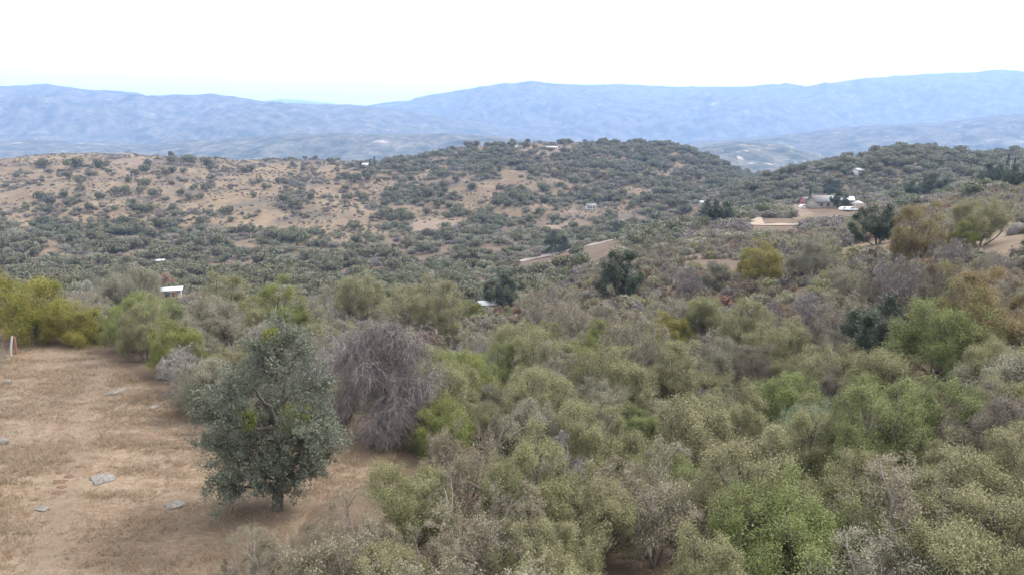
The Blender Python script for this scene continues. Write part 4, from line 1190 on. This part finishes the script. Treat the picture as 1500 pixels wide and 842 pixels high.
def house(label, px, py, W, D, Hw, rise, rot, wall, roof, ymin=60, nwin=3, name='house', loc=None, cat='house'):
    p = loc if loc is not None else hit(px, py, ymin)
    root = bpy.data.objects.new(name, None); col.objects.link(root)
    root.location = (p[0], p[1], p[2]); root.rotation_euler = (0, 0, rot)
    tag(root, label, cat)
    part('wall', [box(-W / 2, W / 2, -D / 2, D / 2, -1.5, Hw)], wall, root)
    o = 0.5
    v = np.array([(-W/2-o, -D/2-o, Hw + .02), (W/2+o, -D/2-o, Hw + .02), (W/2+o, D/2+o, Hw + .02), (-W/2-o, D/2+o, Hw + .02), (-W/2-o, 0, Hw + rise), (W/2+o, 0, Hw + rise)])
    v = np.concatenate([v, v + np.array([0, 0, 0.18])])
    top = [(6, 7, 11, 10), (8, 9, 10, 11)]
    f = [(6, 7, 11, 10), (9, 10, 11, 8), (0, 4, 5, 1), (3, 2, 5, 4), (0, 1, 7, 6), (2, 3, 9, 8), (0, 6, 10, 4), (3, 4, 10, 9), (1, 5, 11, 7), (2, 8, 11, 5)]
    put('roof', mesh_from('roof', v, np.array(f), roof), root)
    gb = np.array([(-W/2, -D/2, Hw), (-W/2, D/2, Hw), (-W/2, 0, Hw + rise - 0.2), (W/2, -D/2, Hw), (W/2, D/2, Hw), (W/2, 0, Hw + rise - 0.2)])
    put('gable', mesh_from('gable', gb, np.array([(0, 2, 1), (3, 4, 5)]), wall), root)
    for k in range(nwin):
        cx = -W / 2 + W * (k + 0.7) / (nwin + 0.6)
        w_ = part('window', [box(cx - 0.6, cx + 0.6, -D/2 - 0.04, -D/2 + 0.05, Hw * 0.38, Hw * 0.82)], M['glass'], root)
        part('frame', [box(cx - 0.72, cx + 0.72, -D/2 - 0.07, -D/2 - 0.045, Hw * 0.82, Hw * 0.88), box(cx - 0.72, cx + 0.72, -D/2 - 0.07, -D/2 - 0.045, Hw * 0.32, Hw * 0.38)], M['whitewall'], w_)
    part('door', [box(W/2 - 1.5, W/2 - 0.6, -D/2 - 0.05, -D/2 + 0.05, 0, 2.05)], M['rustpost'], root)
    return root
ranch = hit(1206, 304, 150)
house('cream ranch house with low grey roof behind the dirt mound', 0, 0, 10.5, 8, 2.4, 2.4, 0.12, M['stucco'], M['greyroof'], loc=ranch)
wing = hit(1244, 303, 150)
house('pale-roofed wing building beside the white canopy', 0, 0, 5.5, 5, 2.3, 1.5, -0.2, M['stucco'], M['whiteroof'], loc=wing + np.array([0, 4, 0]), nwin=2)
house('red shed beside the ranch house', 1181, 301, 4.2, 4, 2.6, 1.0, 0.1, M['redwall'], M['greyroof'], 150, 1, 'shed', cat='shed')
p = hit(1256, 308, 150)
root = bpy.data.objects.new('canopy', None); col.objects.link(root); root.location = p
tag(root, 'white peaked shade canopy on legs beside the ranch house', 'canopy')
put('cover', mesh_from('cover', np.array([(-2.2, -2.2, 2.3), (2.2, -2.2, 2.3), (2.2, 2.2, 2.3), (-2.2, 2.2, 2.3), (0, 0, 3.5), (0, 0, 3.48)]), np.array([(0, 1, 4), (1, 2, 4), (2, 3, 4), (3, 0, 4), (1, 0, 5), (2, 1, 5), (3, 2, 5), (0, 3, 5)]), M['whiteroof']), root)
for sx in (-2.05, 2.05):
    for sy in (-2.05, 2.05): part('leg', [box(sx - 0.06, sx + 0.06, sy - 0.06, sy + 0.06, -0.4, 2.35)], M['whitewall'], root)
def car(px, py, rot, label):
    p = hit(px, py, 150)
    root = bpy.data.objects.new('parked_car', None); col.objects.link(root); root.location = p; root.rotation_euler = (0, 0, rot)
    tag(root, label, 'car', None)
    prof = [(-2.2, 0.35), (2.2, 0.35), (2.25, 0.8), (1.3, 0.95), (0.7, 1.45), (-1.2, 1.5), (-2.0, 1.0), (-2.25, 0.8)]
    v = np.array([(a, s * 0.88, b) for s in (-1, 1) for a, b in prof]); k = len(prof)
    me = bpy.data.meshes.new('body'); me.from_pydata(v.tolist(), [], [list(range(k))[::-1], list(range(k, 2 * k))] + [(i, (i + 1) % k, k + (i + 1) % k, k + i) for i in range(k)]); me.materials.append(M['carwhite'])
    put('body', me, root)
    for s in (-1, 1): part('side_window', [box(-1.1, 0.6, s * 0.89 - 0.02, s * 0.89 + 0.02, 1.0, 1.38)], M['glass'], root)
    for a in (-1.4, 1.4):
        for s in (-0.8, 0.8):
            v, f = tubes(np.array([[[a, s - 0.1, 0.33], [a, s + 0.1, 0.33]]]), np.array([0.33]), np.array([0.33]), 12)
            put('wheel', mesh_from('wheel', v, f, M['tyre']), root)
car(1178, 305, 0.2, 'white car parked in front of the red shed'); car(1238, 309, 0.1, 'white car parked under the dark oak by the ranch house'); car(1247, 310, 0.3, 'white car parked next to the white canopy')
house('house with white flat roof half hidden in trees below the grass clearing', 0, 0, 3.8, 4, 2.4, 0.4, 0.35, M['stucco'], M['whiteroof'], loc=np.array([ray(252, 425)[0] * 168, 168, CZ + ray(252, 425)[1] * 168 - 2.2]), nwin=2)
house('small white shed among trees on the valley floor', 236, 391, 2.6, 2.4, 2.6, 0.5, 0.2, M['whitewall'], M['whiteroof'], 150, 1, 'shed', cat='shed')
house('white house on the hill behind the ranch house', 1258, 257, 6, 5, 2.4, 1.2, 0.3, M['whitewall'], M['whiteroof'], 350)
house('long white building on the top of the hill behind the ranch house', 1270, 224, 10, 6, 2.4, 0.8, 0, M['whitewall'], M['whiteroof'], 350)
house('low house with pinkish roof on the crest of the bare grass hill', 178, 231, 20, 8, 2.6, 1.2, 0.05, M['stucco'], M['greyroof'], 400)
house('white shed between conifers on the saddle', 535, 247, 5, 5, 3.2, 1.2, 0.2, M['whitewall'], M['whiteroof'], 400, 1, 'shed', cat='shed')
house('long white building on the crest of the brush-covered hill', 808, 220, 12, 7, 2.2, 0.7, 0, M['whitewall'], M['whiteroof'], 500)
house('small white building beside trees on the crest of the brush-covered hill', 756, 220, 2.6, 3, 3, 0.6, 0, M['whitewall'], M['whiteroof'], 500, 1)
house('grey-roofed house among oaks low on the brush-covered hill', 865, 308, 6.5, 5, 2.2, 1.6, 0.2, M['whitewall'], M['greyroof'], 330)
house('cream building at the mouth of the draw', 1029, 304, 4, 4, 3, 1, 0.1, M['stucco'], M['whiteroof'], 330, 1)
house('little cream shed behind the bright green shrub', 713, 461, 3.0, 2.6, 2.4, 0.7, 0.3, M['stucco'], M['whiteroof'], 60, 1, 'shed', cat='shed')

def pole(px, pyb, hpx, label, arms=1, ymin=60):
    p = hit(px, pyb, ymin)
    h = hpx * p[1] / F
    root = bpy.data.objects.new('utility_pole', None); col.objects.link(root); root.location = p
    tag(root, label, 'utility pole')
    v, f = tubes(np.array([[[0, 0, -0.6], [0, 0, h * 0.5], [0, 0, h]]]), np.array([0.16]), np.array([0.11]), 8)
    put('post', mesh_from('post', v, f, M['pole']), root)
    for a in range(arms):
        ar = part('crossarm', [box(-1.3, 1.3, -0.08, 0.08, h - 0.6 - a * 1.1, h - 0.42 - a * 1.1)], M['pole'], root)
        part('insulators', [box(s - 0.06, s + 0.06, -0.06, 0.06, h - 0.42 - a * 1.1, h - 0.2 - a * 1.1) for s in (-1.15, -0.5, 0.5, 1.15)], M['steel'], ar)
pole(1478, 262, 26, 'utility pole with two crossarms among the pines', 2, 200)
pole(588, 392, 16, 'utility pole standing by the bend of the valley track'); pole(605, 394, 14, 'utility pole beside the track-bend pole with transformer arms', 2)
pole(834, 364, 15, 'utility pole beside the pale road'); pole(209, 392, 14, 'utility pole near the small white shed', 1, 150); pole(336, 392, 11, 'utility pole among trees on the valley floor', 1, 150)
pole(948, 326, 13, 'utility pole where the valley narrows', 1, 200); pole(885, 212, 18, 'tall mast on the crest of the brush-covered hill', 0, 500); pole(455, 414, 9, 'short pole in the tan field', 0, 100)

# fence at the edge of the clearing
fp = [hit(24, 519), hit(15, 522), hit(8, 528), hit(2, 541)]
root = bpy.data.objects.new('wire_fence', None); col.objects.link(root); root.location = fp[0]
tag(root, 'wire fence with weathered wooden and steel posts beside the yellow tree', 'fence')
for i, (p, r, h, mt, lean) in enumerate([(fp[0], 0.09, 1.45, M['rustpost'], 0.03), (fp[1], 0.08, 1.6, M['wood'], 0.22), (fp[2], 0.035, 1.35, M['steel'], -0.04), (fp[3], 0.03, 1.2, M['steel'], 0.02)]):
    q = p - fp[0]
    v, f = tubes(np.array([[q + [0, 0, -0.3], q + [lean * h * 0.5, 0, h * 0.5], q + [lean * h, 0, h]]]), np.array([r]), np.array([r * 0.85]), 7)
    put('post', mesh_from('post', v, f, mt), root)
ends = [fp[0], fp[2], fp[3], fp[3] + (fp[3] - fp[2]) * 2.5]
for k in range(4):
    pl = np.array([[e - fp[0] + np.array([0, -0.04, 0.3 + 0.28 * k]) for e in ends]])
    v, f = tubes(pl, np.array([0.006]), np.array([0.006]), 3)
    put('wire', mesh_from('wire', v, f, M['steel']), root)

# ------------------------------------------------------------------ haze
m, nt, out = new_mat('haze')
pv = N(nt, 'ShaderNodeVolumePrincipled')
pv.inputs['Color'].default_value = (0.37, 0.56, 0.95, 1)
pv.inputs['Density'].default_value = HAZE
pv.inputs['Anisotropy'].default_value = 0.1
nt.links.new(pv.outputs[0], out.inputs['Volume'])
v, f = box(-12500, 12500, -900, 17500, -135 + CZ, 1150)
hz = tag(put('haze', mesh_from('haze', v, f, m)), 'thin blue haze filling the air over the valley', kind='stuff')
